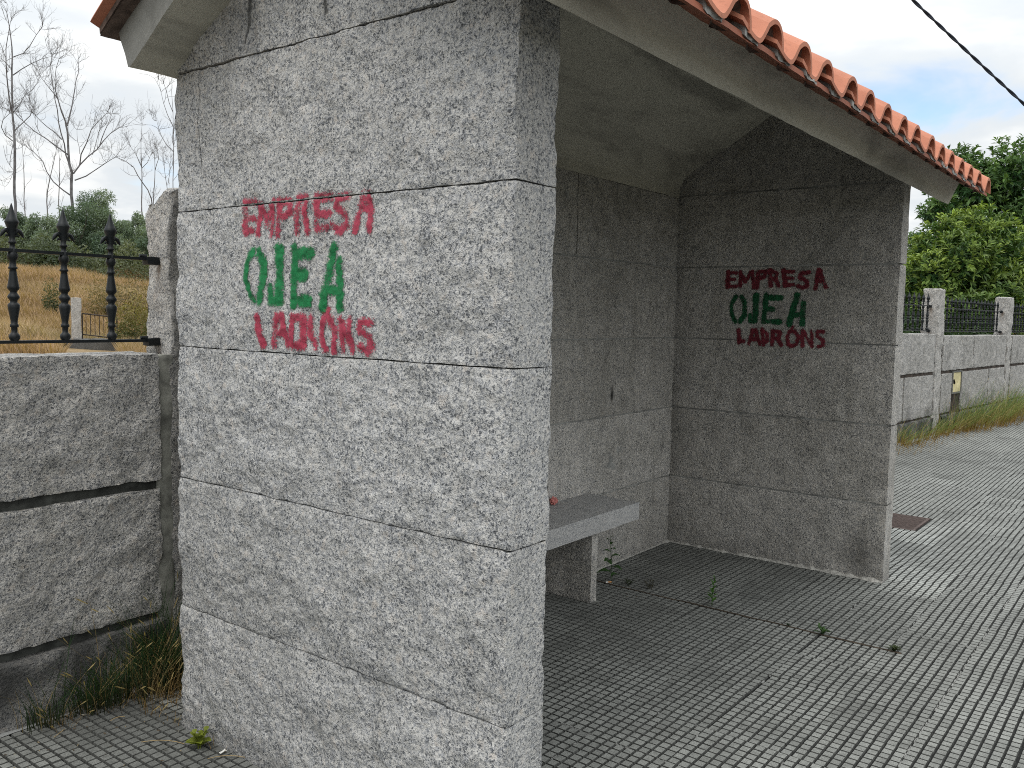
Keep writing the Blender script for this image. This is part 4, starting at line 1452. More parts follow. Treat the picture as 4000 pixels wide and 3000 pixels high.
for k in range(110):
    s = rg.uniform(-.6, 7.5)
    dens = .35 + .85 * math.exp(-((s - 3.1) / 1.5) ** 2)
    if s < 1.2:
        dens = .35
    p_ = fence_right(s, -.05 - .30 * rg.random() * dens)
    cl.append((p_[0], p_[1], .01, int(30 * dens) + 4, .16, (.18 + .52 * dens) * rg.uniform(.5, 1.15), .30, .45, -.26))
grass_mesh('verge_grass', cl, 'green and straw grass leaning over the pavement under the meter door', 7, (.22, .125, .035), (.085, .15, .028), (.34, .28, .12), (0, 0), .007, .2)
cl = [(fence_right(s, -.12 - .25 * rg.random())[0], fence_right(s, -.12 - .25 * rg.random())[1], .0, 10, .2, .12, .9, .2, -.2) for s in np.linspace(-2.5, 6, 70)]
grass_mesh('dead_grass', cl, 'dead orange-brown grass litter along the foot of the right-hand wall', 8, (.20, .10, .03), (.20, .14, .05), (.30, .22, .10), (0, 0), .006, .0)

# fallen straw on the slabs
mb = MB()
for (u, v, a, L) in ((-.105, 1.38, 2.05, .15), (-.03, 1.13, 2.2, .12), (-.30, 1.70, .4, .06), (.02, 1.62, 1.2, .05), (-.12, 1.66, 2.9, .05)):
    pts = [(u + L * (t - .5) * math.cos(a + .3 * t), v + L * (t - .5) * math.sin(a + .3 * t), .004 + .004 * math.sin(3 * t)) for t in np.linspace(0, 1, 6)]
    mb.tube(pts, .0013, 5, 0, (.40, .30, .16, 1))
mb.build('straw', M['grass'], kind='stuff', label='loose straw stalks fallen on the slabs at the left', cat='straw')
mb = MB()
for k in range(160):
    u, v = (rg.uniform(-.6, .15), rg.uniform(1.2, 1.83)) if k < 110 else (rg.uniform(2.05, 3.4), rg.uniform(.9, 1.33))
    s = rg.uniform(.003, .008)
    a = rg.uniform(0, 6.3)
    z = rg.uniform(.001, .004)
    P = [(u + s * math.cos(a), v + s * math.sin(a), z), (u - s * .35 * math.sin(a), v + s * .35 * math.cos(a), z + .002), (u - s * math.cos(a), v - s * math.sin(a), z + .001), (u + s * .35 * math.sin(a), v - s * .35 * math.cos(a), z)]
    c_ = rg.choice(((.30, .24, .15), (.10, .075, .05), (.38, .36, .30), (.07, .055, .04)))
    mb.add(P, [(0, 1, 2, 3)], 0, c_ + (1,))
mb.build('leaf_litter', M['grass'], kind='stuff', label='crumbs of dry leaf and grit on the slabs', cat='litter')

# ------------------------------------------------------------------ field, wood and trees behind the left wall
def field_z(u, v):
    v = np.asarray(v, float)
    h = np.interp(v, [2.1, 8, 13, 16, 19, 24, 30, 38, 44, 60, 150], [.75, .55, .50, .50, .66, 1.20, 2.05, 3.10, 3.55, 4.3, 6.5])
    fall = np.clip(1 - (np.asarray(u) - 30) / 60, .15, 1)
    lump = .16 * vnoise(np.stack([np.asarray(u).ravel() * .35, v.ravel() * .35, v.ravel() * 0], 1), 9).reshape(v.shape) + .35 * vnoise(np.stack([np.asarray(u).ravel() * .09, v.ravel() * .09, v.ravel() * 0], 1), 10).reshape(v.shape)
    return h * fall + lump * np.clip((v - 6) / 14, 0, 1)


def wallback(u):
    return np.where(u < 4.4, 2.16, np.maximum(2.16 - .0961 * (u - 4.4), .3))


us = np.concatenate([np.arange(-40, 0, 1.6), np.arange(0, 34, .6), np.arange(34, 130, 4)])
ts = np.concatenate([[0, .02, .05, .09], np.linspace(.12, .5, 56), np.linspace(.52, 1, 14)])
V = []
for t in ts:
    vv = wallback(us) + t ** 1.25 * 150
    V.append(np.stack([us, vv, field_z(us, vv) if t > 0 else field_z(us, vv)], 1))
V = np.concatenate(V)
n = len(us)
k = np.arange(n - 1)
mb = MB()
mb.add(V, np.concatenate([np.stack([r * n + k, r * n + k + 1, (r + 1) * n + k + 1, (r + 1) * n + k], 1) for r in range(len(ts) - 1)]), 0, None, True)
m, n_, b, o = newmat('field')
c = coord(n_)
f = n_.noise(c, .7, 5, .65)
g = n_.noise(c, 5, 4, .65)
col = n_.mix(n_.step(f, .35, .68), (.29, .21, .12), (.22, .155, .085))
col = n_.mix(n_.step(g, .4, .75), col, (.17, .125, .055))
n_.l(col, b.inputs['Base Color'])
bump(n_, b, g, .8, .12)
mb.build('field', m, kind='structure')

# standing dry grass over the part of the field that shows above the wall
r = np.random.RandomState(21)
NB = 95000
px = r.uniform(-260, 900, NB)
dist = 15 + 32 * r.random_sample(NB) ** 1.15
D = R_CAM @ np.stack([(px - 2000) / F_PX, np.ones(NB), np.full(NB, .13)])
D = (D / np.hypot(D[0], D[1])).T
bx, by = CAM[0] + D[:, 0] * dist, CAM[1] + D[:, 1] * dist
patch = vnoise(np.stack([bx * .5, by * .5, bx * 0], 1), 33) + .6 * vnoise(np.stack([bx * 1.4, by * 1.4, bx * 0], 1), 34)
keep = (patch > -.75) & ~((px > 235) & (px < 470) & (dist < 20.3) & (dist > 14))
bx, by, patch, dist = bx[keep], by[keep], patch[keep], dist[keep]
NB = len(bx)
bz = field_z(bx, by)
hh = (.16 + .20 * r.random_sample(NB)) * (1 + .6 * patch)
ang = 2.3 + r.normal(0, 1.4, NB)
wv = .006 + .0006 * dist
perp = np.stack([-D[keep][:, 1], D[keep][:, 0]], 1)
V = np.zeros((NB, 5, 3))
for q_, t in ((0, 0), (2, .55)):
    w_ = wv * (1 - .35 * t)
    ox, oy = np.cos(ang) * hh * .5 * t ** 2, np.sin(ang) * hh * .5 * t ** 2
    for s_, sg in ((0, -1), (1, 1)):
        V[:, q_ + s_, 0] = bx + ox + perp[:, 0] * w_ * sg * .5
        V[:, q_ + s_, 1] = by + oy + perp[:, 1] * w_ * sg * .5
        V[:, q_ + s_, 2] = bz - .03 + hh * t
V[:, 4, 0] = bx + np.cos(ang) * hh * .5
V[:, 4, 1] = by + np.sin(ang) * hh * .5
V[:, 4, 2] = bz + hh * .95
base = (np.arange(NB) * 5)[:, None]
att = np.zeros((NB, 5, 4))
tone = r.uniform(.7, 1.25, NB) * (1 + .22 * patch)
hue = np.clip(vnoise(np.stack([bx * .25, by * .25, bx * 0], 1), 35), -.5, .5)
for q_ in range(5):
    f_ = .78 if q_ < 2 else 1.0
    att[:, q_, 0] = .31 * tone * f_
    att[:, q_, 1] = (.222 + .025 * hue) * tone * f_
    att[:, q_, 2] = (.128 + .025 * hue) * tone * f_
mb = MB()
mb.add(V.reshape(-1, 3), np.array([(0, 1, 3, 2)])[None].repeat(NB, 0).reshape(NB, 4) + base, 0, att.reshape(-1, 4))
mb.tris(np.zeros((0, 3)), np.zeros((0, 3), int), 0, np.zeros((0, 4)))
mb.nv = NB * 5
tri = np.concatenate([np.array([(2, 3, 4)]).repeat(NB, 0) + base, np.full((NB, 1), -10 ** 9)], 1)
mb.f.append(tri)
mb.m.append(np.zeros(NB, int))
mb.sm.append(np.zeros(NB, bool))
mb.build('field_grass', M['grass'], kind='stuff', label='tall golden dry grass covering the field behind the railing', cat='grass')


def twigs(mb_, p, d, length, rad, depth, rr, droop=0.0, att=None):
    """fine bare branches, forked"""
    n = 4
    pts = [np.array(p)]
    d = np.array(d, float)
    for k in range(n):
        d = d + rr.normal(0, .22, 3) + (0, 0, .10 - droop)
        d /= np.linalg.norm(d)
        pts.append(pts[-1] + d * length / n)
    mb_.tube(pts, np.linspace(rad, rad * .55, n + 1), 4 if rad > .02 else 3, 0, att, True, False)
    if depth > 0:
        for k in range(2 + (depth > 1) + (depth > 0)):
            i = rr.randint(1, n + 1)
            dd = d + rr.normal(0, .55, 3) + (0, 0, .25)
            twigs(mb_, pts[i], dd / np.linalg.norm(dd), length * rr.uniform(.5, .8), rad * .6, depth - 1, rr, droop, att)


BARE = {'A':[(0.065,0.012,[(15.81,40.19,2.31),(15.88,40.16,6.38),(15.89,40.15,8.19),(15.88,40.16,9.09),(15.83,40.18,9.78),(15.84,40.17,10.43),(15.89,40.15,11.67),(15.93,40.14,12.27),(15.87,40.16,12.9),(15.82,40.18,13.48),(15.73,40.22,14.05)]),(0.033,0.009,[(15.81,40.19,9.83),(15.62,40.09,10.62),(15.49,39.96,11.55),(15.46,39.79,12.25),(15.51,39.58,12.95),(15.52,39.4,13.45)]),(0.018,0.006,[(15.63,40.26,12.17),(15.57,40.37,12.52),(15.48,40.48,12.86)]),(0.024,0.006,[(15.91,40.14,9.07),(16.17,39.94,9.42),(16.43,39.74,9.74),(16.49,39.62,9.89),(16.38,39.58,10.31),(16.27,39.54,10.53)]),(0.024,0.006,[(15.89,40.15,9.86),(16.17,40.12,10.24),(16.38,40.12,10.68),(16.75,40.05,11.05),(16.91,40.07,11.39)]),(0.024,0.006,[(15.89,40.15,11.43),(16.29,40.09,11.8),(16.75,40.0,12.1),(17.13,39.94,12.43),(17.44,39.91,12.56)]),(0.021,0.006,[(15.93,40.14,12.22),(16.13,39.67,12.39),(16.28,39.23,12.75),(16.31,38.83,13.08),(16.33,38.44,13.21)]),(0.021,0.009,[(15.83,40.18,8.59),(15.5,39.98,8.71),(15.23,39.75,8.88),(15.06,39.49,9.07),(15.04,39.16,9.37),(15.12,38.79,9.46)]),(0.021,0.006,[(15.82,40.18,9.78),(15.82,40.77,10.05),(15.76,41.38,10.24)]),(0.015,0.009,[(15.83,40.18,8.44),(15.65,39.98,7.89),(15.52,39.75,7.45),(15.54,39.47,7.21)]),(0.018,0.006,[(15.86,40.17,11.67),(15.52,39.85,11.79),(15.11,39.56,11.91)])],
    'B':[(0.075,0.009,[(18.75,41.05,2.65),(18.8,41.03,6.79),(18.81,41.02,7.66),(18.71,41.07,8.08),(18.67,41.09,8.72),(18.66,41.09,9.52),(18.63,41.11,9.94),(18.44,41.2,10.51),(18.34,41.25,11.02),(18.24,41.3,11.54),(18.27,41.28,12.12),(18.39,41.22,12.88)]),(0.037,0.009,[(18.66,41.1,9.87),(18.93,41.32,10.67),(19.14,41.57,11.28),(19.4,41.79,12.07),(19.69,42.01,12.65),(19.84,42.29,13.11)]),(0.034,0.009,[(18.71,41.07,8.05),(18.53,41.14,8.54),(18.45,41.17,9.23),(18.33,41.22,9.85),(18.29,41.22,10.53),(18.12,41.28,11.3),(18.08,41.29,11.82),(18.05,41.29,12.33),(18.1,41.26,13.02)]),(0.034,0.012,[(18.64,41.11,8.53),(18.44,41.4,8.77),(18.17,41.72,9.08),(17.86,42.06,9.41),(17.46,42.44,9.75),(17.27,42.71,10.09),(17.09,42.99,10.41)]),(0.025,0.009,[(18.44,41.2,9.2),(18.2,41.29,9.52),(17.85,41.44,9.79),(17.58,41.53,10.01),(17.39,41.6,10.22)]),(0.04,0.012,[(18.85,41.0,7.66),(19.14,40.95,8.08),(19.48,40.86,8.45),(19.97,40.69,9.05),(20.19,40.66,9.46),(20.45,40.61,9.72),(20.85,40.48,10.08)]),(0.031,0.009,[(19.1,40.88,8.09),(19.01,40.68,8.52),(19.14,40.36,9.04),(19.22,40.07,9.67),(19.43,39.71,10.09),(19.64,39.35,10.4)]),(0.025,0.009,[(19.87,40.49,9.04),(20.12,40.52,9.71),(20.33,40.58,10.14),(20.54,40.63,10.62)]),(0.019,0.006,[(19.6,40.63,8.63),(20.1,41.04,9.6),(20.52,41.49,10.33)]),(0.031,0.012,[(18.89,40.98,7.35),(19.23,40.83,7.48),(19.6,40.67,7.79),(19.92,40.52,8.1),(20.16,40.41,8.34),(20.52,40.23,8.63)]),(0.034,0.012,[(18.79,41.03,6.58),(18.56,41.27,6.81),(18.26,41.53,7.14),(18.09,41.73,7.35),(17.97,41.91,7.83),(17.91,42.05,8.26),(17.67,42.28,8.57),(17.36,42.54,8.88)]),(0.025,0.006,[(18.34,41.25,11.0),(18.14,41.54,11.44),(17.96,41.83,11.87),(17.89,42.06,12.12)]),(0.012,0.006,[(17.64,41.57,9.34),(17.15,41.03,9.72),(16.91,40.37,9.91)]),(0.012,0.006,[(19.11,40.88,8.61),(19.22,41.29,9.37),(19.38,41.66,9.87)])],
    'C':[(0.036,0.008,[(22.12,53.8,3.36),(22.17,53.78,8.06),(22.15,53.79,9.14),(22.12,53.8,9.94),(22.1,53.81,10.68)])],
    'D':[(0.041,0.008,[(21.87,50.63,3.11),(22.03,50.56,7.83),(22.18,50.49,8.88),(22.41,50.38,10.07),(22.45,50.36,10.27)])],
    'D2':[(0.038,0.008,[(22.89,51.26,3.17),(22.99,51.22,7.99),(23.02,51.21,9.71),(22.99,51.22,10.3)])],
    'E':[(0.044,0.007,[(25.48,46.55,2.91),(25.45,46.57,7.97),(25.44,46.58,9.4),(25.4,46.6,10.63),(25.48,46.56,11.73)]),(0.022,0.007,[(25.44,46.58,9.37),(25.18,46.89,10.17),(25.09,47.1,10.5)]),(0.018,0.007,[(25.44,46.58,9.3),(25.52,46.16,9.64),(25.53,45.79,9.99)])],
    'E2':[(0.039,0.014,[(25.22,45.55,2.89),(25.47,45.4,7.31),(25.27,45.52,7.88),(24.81,45.78,8.67),(24.56,45.92,9.28),(24.25,46.09,9.51),(23.82,46.33,9.66)])],
    'F':[(0.036,0.008,[(28.41,50.64,3.06),(28.5,50.59,8.61),(28.57,50.55,9.9),(28.55,50.56,10.96),(28.35,50.67,11.44)]),(0.02,0.008,[(28.57,50.54,9.97),(28.34,49.81,10.58),(27.94,49.18,10.95)])],
    'G':[(0.032,0.008,[(29.78,50.99,3.11),(29.71,51.03,8.78),(29.57,51.11,9.94),(29.49,51.16,11.16)]),(0.02,0.008,[(29.71,51.03,9.22),(30.45,51.95,10.72)])],
    'H':[(0.024,0.003,[(19.11,32.9,2.56),(19.13,32.89,6.28),(19.12,32.9,8.01),(19.11,32.9,9.57),(19.06,32.93,10.37),(19.07,32.93,11.12)]),(0.016,0.003,[(19.11,32.9,8.99),(18.84,33.03,9.54),(18.68,33.09,10.08),(18.6,33.11,10.81)]),(0.016,0.003,[(19.11,32.9,9.57),(19.02,33.23,10.16),(19.03,33.49,10.91),(19.14,33.7,11.35)]),(0.019,0.005,[(19.1,32.9,7.96),(19.02,33.43,8.38),(19.05,33.88,8.91),(19.18,34.27,9.39)])]}

BARE_LABEL = {
    'A': 'tall bare pale tree at the left picture edge with looping side branches',
    'B': 'bare spreading tree with several forked leaders, behind the middle spear tip',
    'C': 'short thin bare pole of a tree between the two big bare trees',
    'D': 'slender half-dead tree left of the spreading bare tree trunk',
    'D2': 'very thin dead stem just left of the spreading bare tree trunk',
    'E': 'slim upright bare tree between the spreading tree and the shelter',
    'E2': 'thin bare tree arching over to the left near the shelter',
    'F': 'small bare tree with a bushy twig head, close to the granite post',
    'G': 'thin faint bare tree low beside the shelter eave, nearest the post',
    'H': 'bare tree half hidden by the shelter wall edge under the eave'}
for key, branches in BARE.items():
    rr = np.random.RandomState(hash(key) % 97 + 5 if False else sum(map(ord, key)) + 40)
    basep = np.array(branches[0][2][0])
    basep[2] = min(basep[2], float(field_z(np.array([basep[0]]), np.array([basep[1]]))[0]))
    t = thing('bare_tree', BARE_LABEL[key], 'tree', tuple(basep), 0, 'bare trees beyond the field')
    tr, cr = MB(), MB()
    for k, (r0, r1_, pts) in enumerate(branches):
        pts = np.array(pts)
        if k == 0:
            pts = np.concatenate([[basep - (0, 0, .3)], pts])
        # resample with a slight wobble so that limbs are not straight rods
        seg = np.linalg.norm(np.diff(pts, axis=0), axis=1)
        L = np.concatenate([[0], np.cumsum(seg)])
        m_ = max(5, int(L[-1] / .45))
        tt = np.linspace(0, L[-1], m_)
        P = np.stack([np.interp(tt, L, pts[:, c_]) for c_ in range(3)], 1)
        P += .05 * np.stack([vnoise(np.stack([tt * 1.1, tt * 0 + k, tt * 0 + c_], 1), 5) for c_ in range(3)], 1) * np.clip(np.minimum(tt, L[-1] - tt) / .5, 0, 1)[:, None]
        rad = np.interp(tt, L, np.linspace(r0, r1_, len(pts))) * 1.05
        (tr if k == 0 else cr).tube(P - basep, rad, 7 if k == 0 else 5, 0, None, True, False)
        # twigs
        big_ = r0 > .05
        nt_ = int(L[-1] * (1.7 if k else .8))
        for q_ in range(nt_):
            f_ = rr.uniform(.35 if k else .45, 1.0)
            i = min(m_ - 2, int(f_ * m_))
            d0 = P[i + 1] - P[i]
            d0 /= np.linalg.norm(d0)
            dd = d0 * .8 + rr.normal(0, .6, 3) + (0, 0, .35)
            twigs(cr, P[i] - basep, dd / np.linalg.norm(dd), rr.uniform(.5, 1.3) * (1.15 - .5 * f_), .010, 2 if rr.rand() < .5 else 1, rr)
        for q_ in range(3):
            d0 = P[-1] - P[-2]
            dd = d0 / np.linalg.norm(d0) + rr.normal(0, .35, 3)
            twigs(cr, P[-1] - basep, dd / np.linalg.norm(dd), rr.uniform(.5, 1.0), .010, 2, rr)
    tr.build('trunk', M['bark'], t)
    cr.build('crown', M['bark'], t)


def blobs_tree(name, label, cat, base, trunk_r, trunk_top, blobs, nleaf, leafsize, cols, seed, aspect=.35, hang=.5, group=None, rosette=0, inner=.35, bark='bark_dark', litter=0.6):
    """crown of leaf-sized faces spread through several uneven masses; leaf colour varies leaf by leaf"""
    rr = np.random.RandomState(seed)
    base = np.array(base, float)
    t = thing(name, label, cat, tuple(base), 0, group)
    tr = MB()
    for (c_, rad) in blobs:
        c_ = np.array(c_)
        top = c_ + (0, 0, -.1 * rad[2])
        mid = np.array((0, 0, trunk_top)) * .7 + np.array((top[0] * .35, top[1] * .35, 0))
        pts = [np.array((0, 0, -.2)), np.array((0, 0, trunk_top * .4)), mid, (mid + top) / 2 + rr.normal(0, .08 * rad[0], 3), top]
        tr.tube(pts, [trunk_r, trunk_r * .8, trunk_r * .5, trunk_r * .3, trunk_r * .12], 7)
    tr.build('trunk', M[bark], t)
    vol = np.array([r_[0] * r_[1] * r_[2] for _, r_ in blobs]) ** .7
    vol /= vol.sum()
    Vs, As = [], []
    for (c_, rad), fr in zip(blobs, vol):
        n = int(nleaf * fr)
        dirs = rr.normal(0, 1, (n, 3))
        dirs /= np.linalg.norm(dirs, axis=1)[:, None]
        rad_ = inner + (1 - inner) * rr.random_sample(n) ** .45
        rough_ = 1 + .30 * vnoise(dirs * 2.3 + seed + c_[0], seed) + .16 * vnoise(dirs * 5.5 + seed, seed + 1)
        P = np.array(c_) + dirs * (rad_ * rough_)[:, None] * np.array(rad)
        cav = vnoise(P * (2.2 / max(rad)) * 1.6 + 7, seed + 2)
        ok = cav > -.55
        P, dirs, rad_ = P[ok], dirs[ok], rad_[ok]
        n = len(P)
        if rosette:
            for q_ in range(rosette):
                a = q_ * 2.39996 + rr.uniform(0, 6.28, n)
                axis = dirs + np.array((0, 0, .55))
                axis /= np.linalg.norm(axis, axis=1)[:, None]
                s1 = np.cross(axis, np.array((.31, .17, .93)))
                s1 /= np.linalg.norm(s1, axis=1)[:, None]
                s2 = np.cross(axis, s1)
                open_ = rr.uniform(.45, 1.25, n)
                d = axis * np.cos(open_)[:, None] + (s1 * np.cos(a)[:, None] + s2 * np.sin(a)[:, None]) * np.sin(open_)[:, None]
                Ln = leafsize * rr.uniform(.7, 1.25, n)
                side = np.cross(d, axis)
                side /= np.linalg.norm(side, axis=1)[:, None] + 1e-9
                up_ = np.cross(side, d)
                w_ = Ln * aspect * .5
                off = axis * (rr.uniform(-.5, .5, n) * leafsize)[:, None]
                b0 = P + off
                m0 = b0 + d * (Ln * .55)[:, None] - np.array((0, 0, 1)) * (Ln * .05)[:, None]
                e0 = b0 + d * Ln[:, None] - np.array((0, 0, 1)) * (Ln * .22)[:, None]
                ml = m0 - side * w_[:, None] + up_ * (w_ * .3)[:, None]
                mr = m0 + side * w_[:, None] + up_ * (w_ * .3)[:, None]
                Vs.append(np.stack([b0, mr, e0, ml], 1))
                mixf = np.clip((rad_ - .72) / .28, 0, 1) * (.25 + .6 * rr.random_sample(n)) + np.clip(dirs[:, 2], 0, 1) * .15  # pale young tips outside; inner leaves painted darker as crown shade
                clump = np.clip(.5 + .9 * vnoise(P * 1.1, seed + 5), 0, 1)
                mixf = np.clip(mixf * (.4 + 1.0 * clump), 0, 1)[:, None]
                col = np.array(cols[0]) * (1 - mixf) + np.array(cols[1]) * mixf
                col = col * rr.uniform(.7, 1.3, n)[:, None]
                As.append(col)
        else:
            d = rr.normal(0, 1, (n, 3)) * .7 + np.array((0, 0, -hang)) + dirs * .3
            d /= np.linalg.norm(d, axis=1)[:, None]
            side = np.cross(d, rr.normal(0, 1, (n, 3)))
            side /= np.linalg.norm(side, axis=1)[:, None]
            Ln = leafsize * rr.uniform(.6, 1.4, n)
            w_ = Ln * aspect * .5
            m0 = P + d * (Ln * .5)[:, None]
            Vs.append(np.stack([P, m0 + side * w_[:, None], P + d * Ln[:, None], m0 - side * w_[:, None]], 1))
            clump = np.clip(.5 + .9 * vnoise(P * .9, seed + 5), 0, 1)[:, None]
            col = np.array(cols[0]) * (1 - clump) + np.array(cols[1]) * clump
            As.append(col * rr.uniform(.65, 1.35, n)[:, None])
    V = np.concatenate(Vs)
    A = np.concatenate(As)
    n = len(V)
    cr = MB()
    att = np.ones((n, 4, 4))
    att[:, :, :3] = A[:, None, :]
    cr.add(V.reshape(-1, 3), np.arange(n * 4).reshape(n, 4), 0, att.reshape(-1, 4), False)
    cr.build('crown', M['leaf'] if rosette else M['leaf_soft'], t)
    return t


# young eucalyptus wood along the top of the field: each tree by itself
EU = [(-70, 845, 44, 'bushy grey-green eucalyptus at the far left picture edge', 1.3),
      (70, 810, 46, 'young eucalyptus under the tall bare tree, left spear tip', 1.2),
      (185, 835, 43, 'low blue-green eucalyptus between the left and middle spear tips', 1.1),
      (300, 790, 45, 'dense young eucalyptus at the foot of the spreading bare tree', 1.4),
      (372, 735, 46.5, 'tallest leafy eucalyptus, just right of the spreading bare tree trunk', 1.5),
      (445, 815, 44, 'dark rounded eucalyptus behind the right spear tip', 1.2),
      (520, 835, 46, 'thin-leaved eucalyptus sapling left of the granite post', 1.1),
      (590, 860, 43.5, 'low eucalyptus partly hidden by the granite post', 1.2),
      (700, 850, 45, 'eucalyptus hidden behind the shelter wall edge', 1.3),
      (-200, 830, 45, 'eucalyptus beyond the left picture edge', 1.5)]
for k, (pxx, ytop, dist_, lab, wid) in enumerate(EU):
    topz = at(pxx, ytop, dist_)[2]
    bp = at(pxx, 1040, dist_)
    bz = float(field_z(np.array([bp[0]]), np.array([bp[1]]))[0]) - .1
    h = topz - bz
    rr = random.Random(k + 3)
    bl = []
    for q_ in range(13):
        f_ = (q_ + .5) / 13
        bl.append(((rr.uniform(-.75, .75) * wid * (1 - .6 * f_), rr.uniform(-.75, .75) * wid, h * (.12 + .80 * f_)), (wid * rr.uniform(.28, .55) * (1.15 - .55 * f_), wid * .55 * (1.1 - .5 * f_), h * rr.uniform(.09, .15))))
    blobs_tree('eucalyptus_tree', lab, 'tree', (bp[0], bp[1], bz), .07, h * .6, bl, 17000, .115, ((.085, .13, .085), (.20, .25, .17)), 60 + k, .28, .7, 'young eucalyptus trees at the top of the field', 0, .2)
# scrub filling the foot of the wood: one mass nobody could count
r = np.random.RandomState(8)
Vs, As = [], []
n = 42000
pxs = r.uniform(-350, 950, n)
ds = r.uniform(40, 47, n)
D = R_CAM @ np.stack([(pxs - 2000) / F_PX, np.ones(n), np.full(n, .13)])
D = (D / np.hypot(D[0], D[1])).T
P = np.stack([CAM[0] + D[:, 0] * ds, CAM[1] + D[:, 1] * ds, np.zeros(n)], 1)
topn = 1.15 + .75 * vnoise(np.stack([pxs * .012, ds * .3, ds * 0], 1), 4)
P[:, 2] = field_z(P[:, 0], P[:, 1]) + r.random_sample(n) ** .8 * np.maximum(topn, .25)
d = r.normal(0, 1, (n, 3))
d /= np.linalg.norm(d, axis=1)[:, None]
side = np.cross(d, r.normal(0, 1, (n, 3)))
side /= np.linalg.norm(side, axis=1)[:, None]
Ln = .13 * r.uniform(.6, 1.3, n)
m0 = P + d * (Ln * .5)[:, None]
V = np.stack([P, m0 + side * (Ln * .22)[:, None], P + d * Ln[:, None], m0 - side * (Ln * .22)[:, None]], 1)
cl_ = np.clip(.5 + .9 * vnoise(P * .6, 6), 0, 1)[:, None]
A = (np.array((.065, .090, .055)) * (1 - cl_) + np.array((.14, .155, .09)) * cl_) * r.uniform(.7, 1.3, n)[:, None]
att = np.ones((n, 4, 4))
att[:, :, :3] = A[:, None, :]
mb = MB()
mb.add(V.reshape(-1, 3), np.arange(n * 4).reshape(n, 4), 0, att.reshape(-1, 4))
mb.build('scrub', M['leaf_soft'], kind='stuff', label='dark green scrub along the foot of the eucalyptus wood', cat='scrub')

# bushes in the field
def bush(label, px_, py_top, py_bot, dist_, wid, cols, seed, n=2600, ls=.12):
    bp = at(px_, py_bot, dist_)
    tz = at(px_, py_top, dist_)[2]
    bz = min(bp[2], float(field_z(np.array([bp[0]]), np.array([bp[1]]))[0]))
    h = tz - bz
    blobs_tree('bush', label, 'bush', (bp[0], bp[1], bz), .03, h * .5, [((0, 0, h * .55), (wid, wid, h * .48)), ((.35 * wid, .2 * wid, h * .42), (wid * .7, wid * .7, h * .4)), ((-.4 * wid, -.2 * wid, h * .35), (wid * .6, wid * .6, h * .33))], n, ls, cols, seed, .3, .0)


bush('rounded green and straw bush right of the little iron gate', 525, 1160, 1372, 19.5, .42, ((.05, .075, .028), (.19, .16, .055)), 71, 3000, .07)
bush('small dark green broom bush in the middle of the field', 205, 1095, 1165, 27, .26, ((.045, .065, .028), (.13, .12, .05)), 72, 1300, .07)
bush('low tangled brown bush on the field right of the middle baluster', 415, 1095, 1150, 28, .55, ((.09, .085, .045), (.20, .155, .07)), 73, 2000, .08)
bush('brown scrub bush by the granite post, in the field', 530, 1085, 1140, 27, .5, ((.10, .085, .05), (.22, .165, .075)), 74, 1700, .08)

# little iron gate and its stone post in the field
gp = at(280, 1340, 20.0)
ge = at(455, 1320, 20.0)
ga = math.atan2(ge[1] - gp[1], ge[0] - gp[0])
gz = float(field_z(np.array([gp[0]]), np.array([gp[1]]))[0])
fp = thing('gate_post', 'squared grey stone post beside the small iron gate in the field', 'stone post', (gp[0], gp[1], gz - .05), ga)
mb = MB()
rough_box(mb, (-.0, 0, 0), (.185, .18, 1.62 - gz + .05), .05, .012, .008, 9, 4)
mb.build('shaft', M['granite_post'], fp)
gate = thing('iron_gate', 'small rusty iron gate with thin bars and scrolls, far off in the field', 'gate', (gp[0], gp[1], gz), ga)
gh = 1.30 - gz
mb = MB()
mb.tube([(.20, .08, gh), (.85, .08, gh - .07)], .017, 6)
mb.tube([(.20, .08, .28), (.85, .08, .20)], .014, 6)
mb.tube([(.20, .08, .1), (.20, .08, gh)], .016, 6)
mb.tube([(.85, .08, .1), (.85, .08, gh - .07)], .016, 6)
mb.build('frame', M['iron_old'], gate)
for k in range(7):
    x = .27 + k * .083
    mb = MB()
    mb.tube([(x, .08, .26), (x, .08, gh - .01 - (x - .2) * .108)], .0075, 5)
    mb.build('bar', M['iron_old'], gate)
for x in (.45, .74):
    mb = MB()
    mb.tube([(x + .035 * math.cos(a) * (1 - a / 9), .08, gh + .0 - (x - .2) * .108 + .035 + .04 * math.sin(a) * (1 - a / 9)) for a in np.linspace(-1.5, 4.5, 14)], .006, 5)
    mb.build('scroll', M['iron_old'], gate)
sill = thing('gate_sill', 'low dark stone step under the iron gate in the field', 'step', (gp[0], gp[1], gz), ga)
mb = MB()
rough_box(mb, (-.09, -.05, -.3), (.86, .3, .19), .06, .02, .012, 6, 8, stain=lambda P: np.full(len(P), .75))
mb.build('slab', M['granite_wall'], sill)

# ------------------------------------------------------------------ trees beyond the right-hand wall
GREEN = ((.036, .090, .025), (.25, .33, .065))
DGREEN = ((.036, .092, .030), (.16, .255, .066))


def place(px_, py_, dist_):
    return at(px_, py_, dist_)


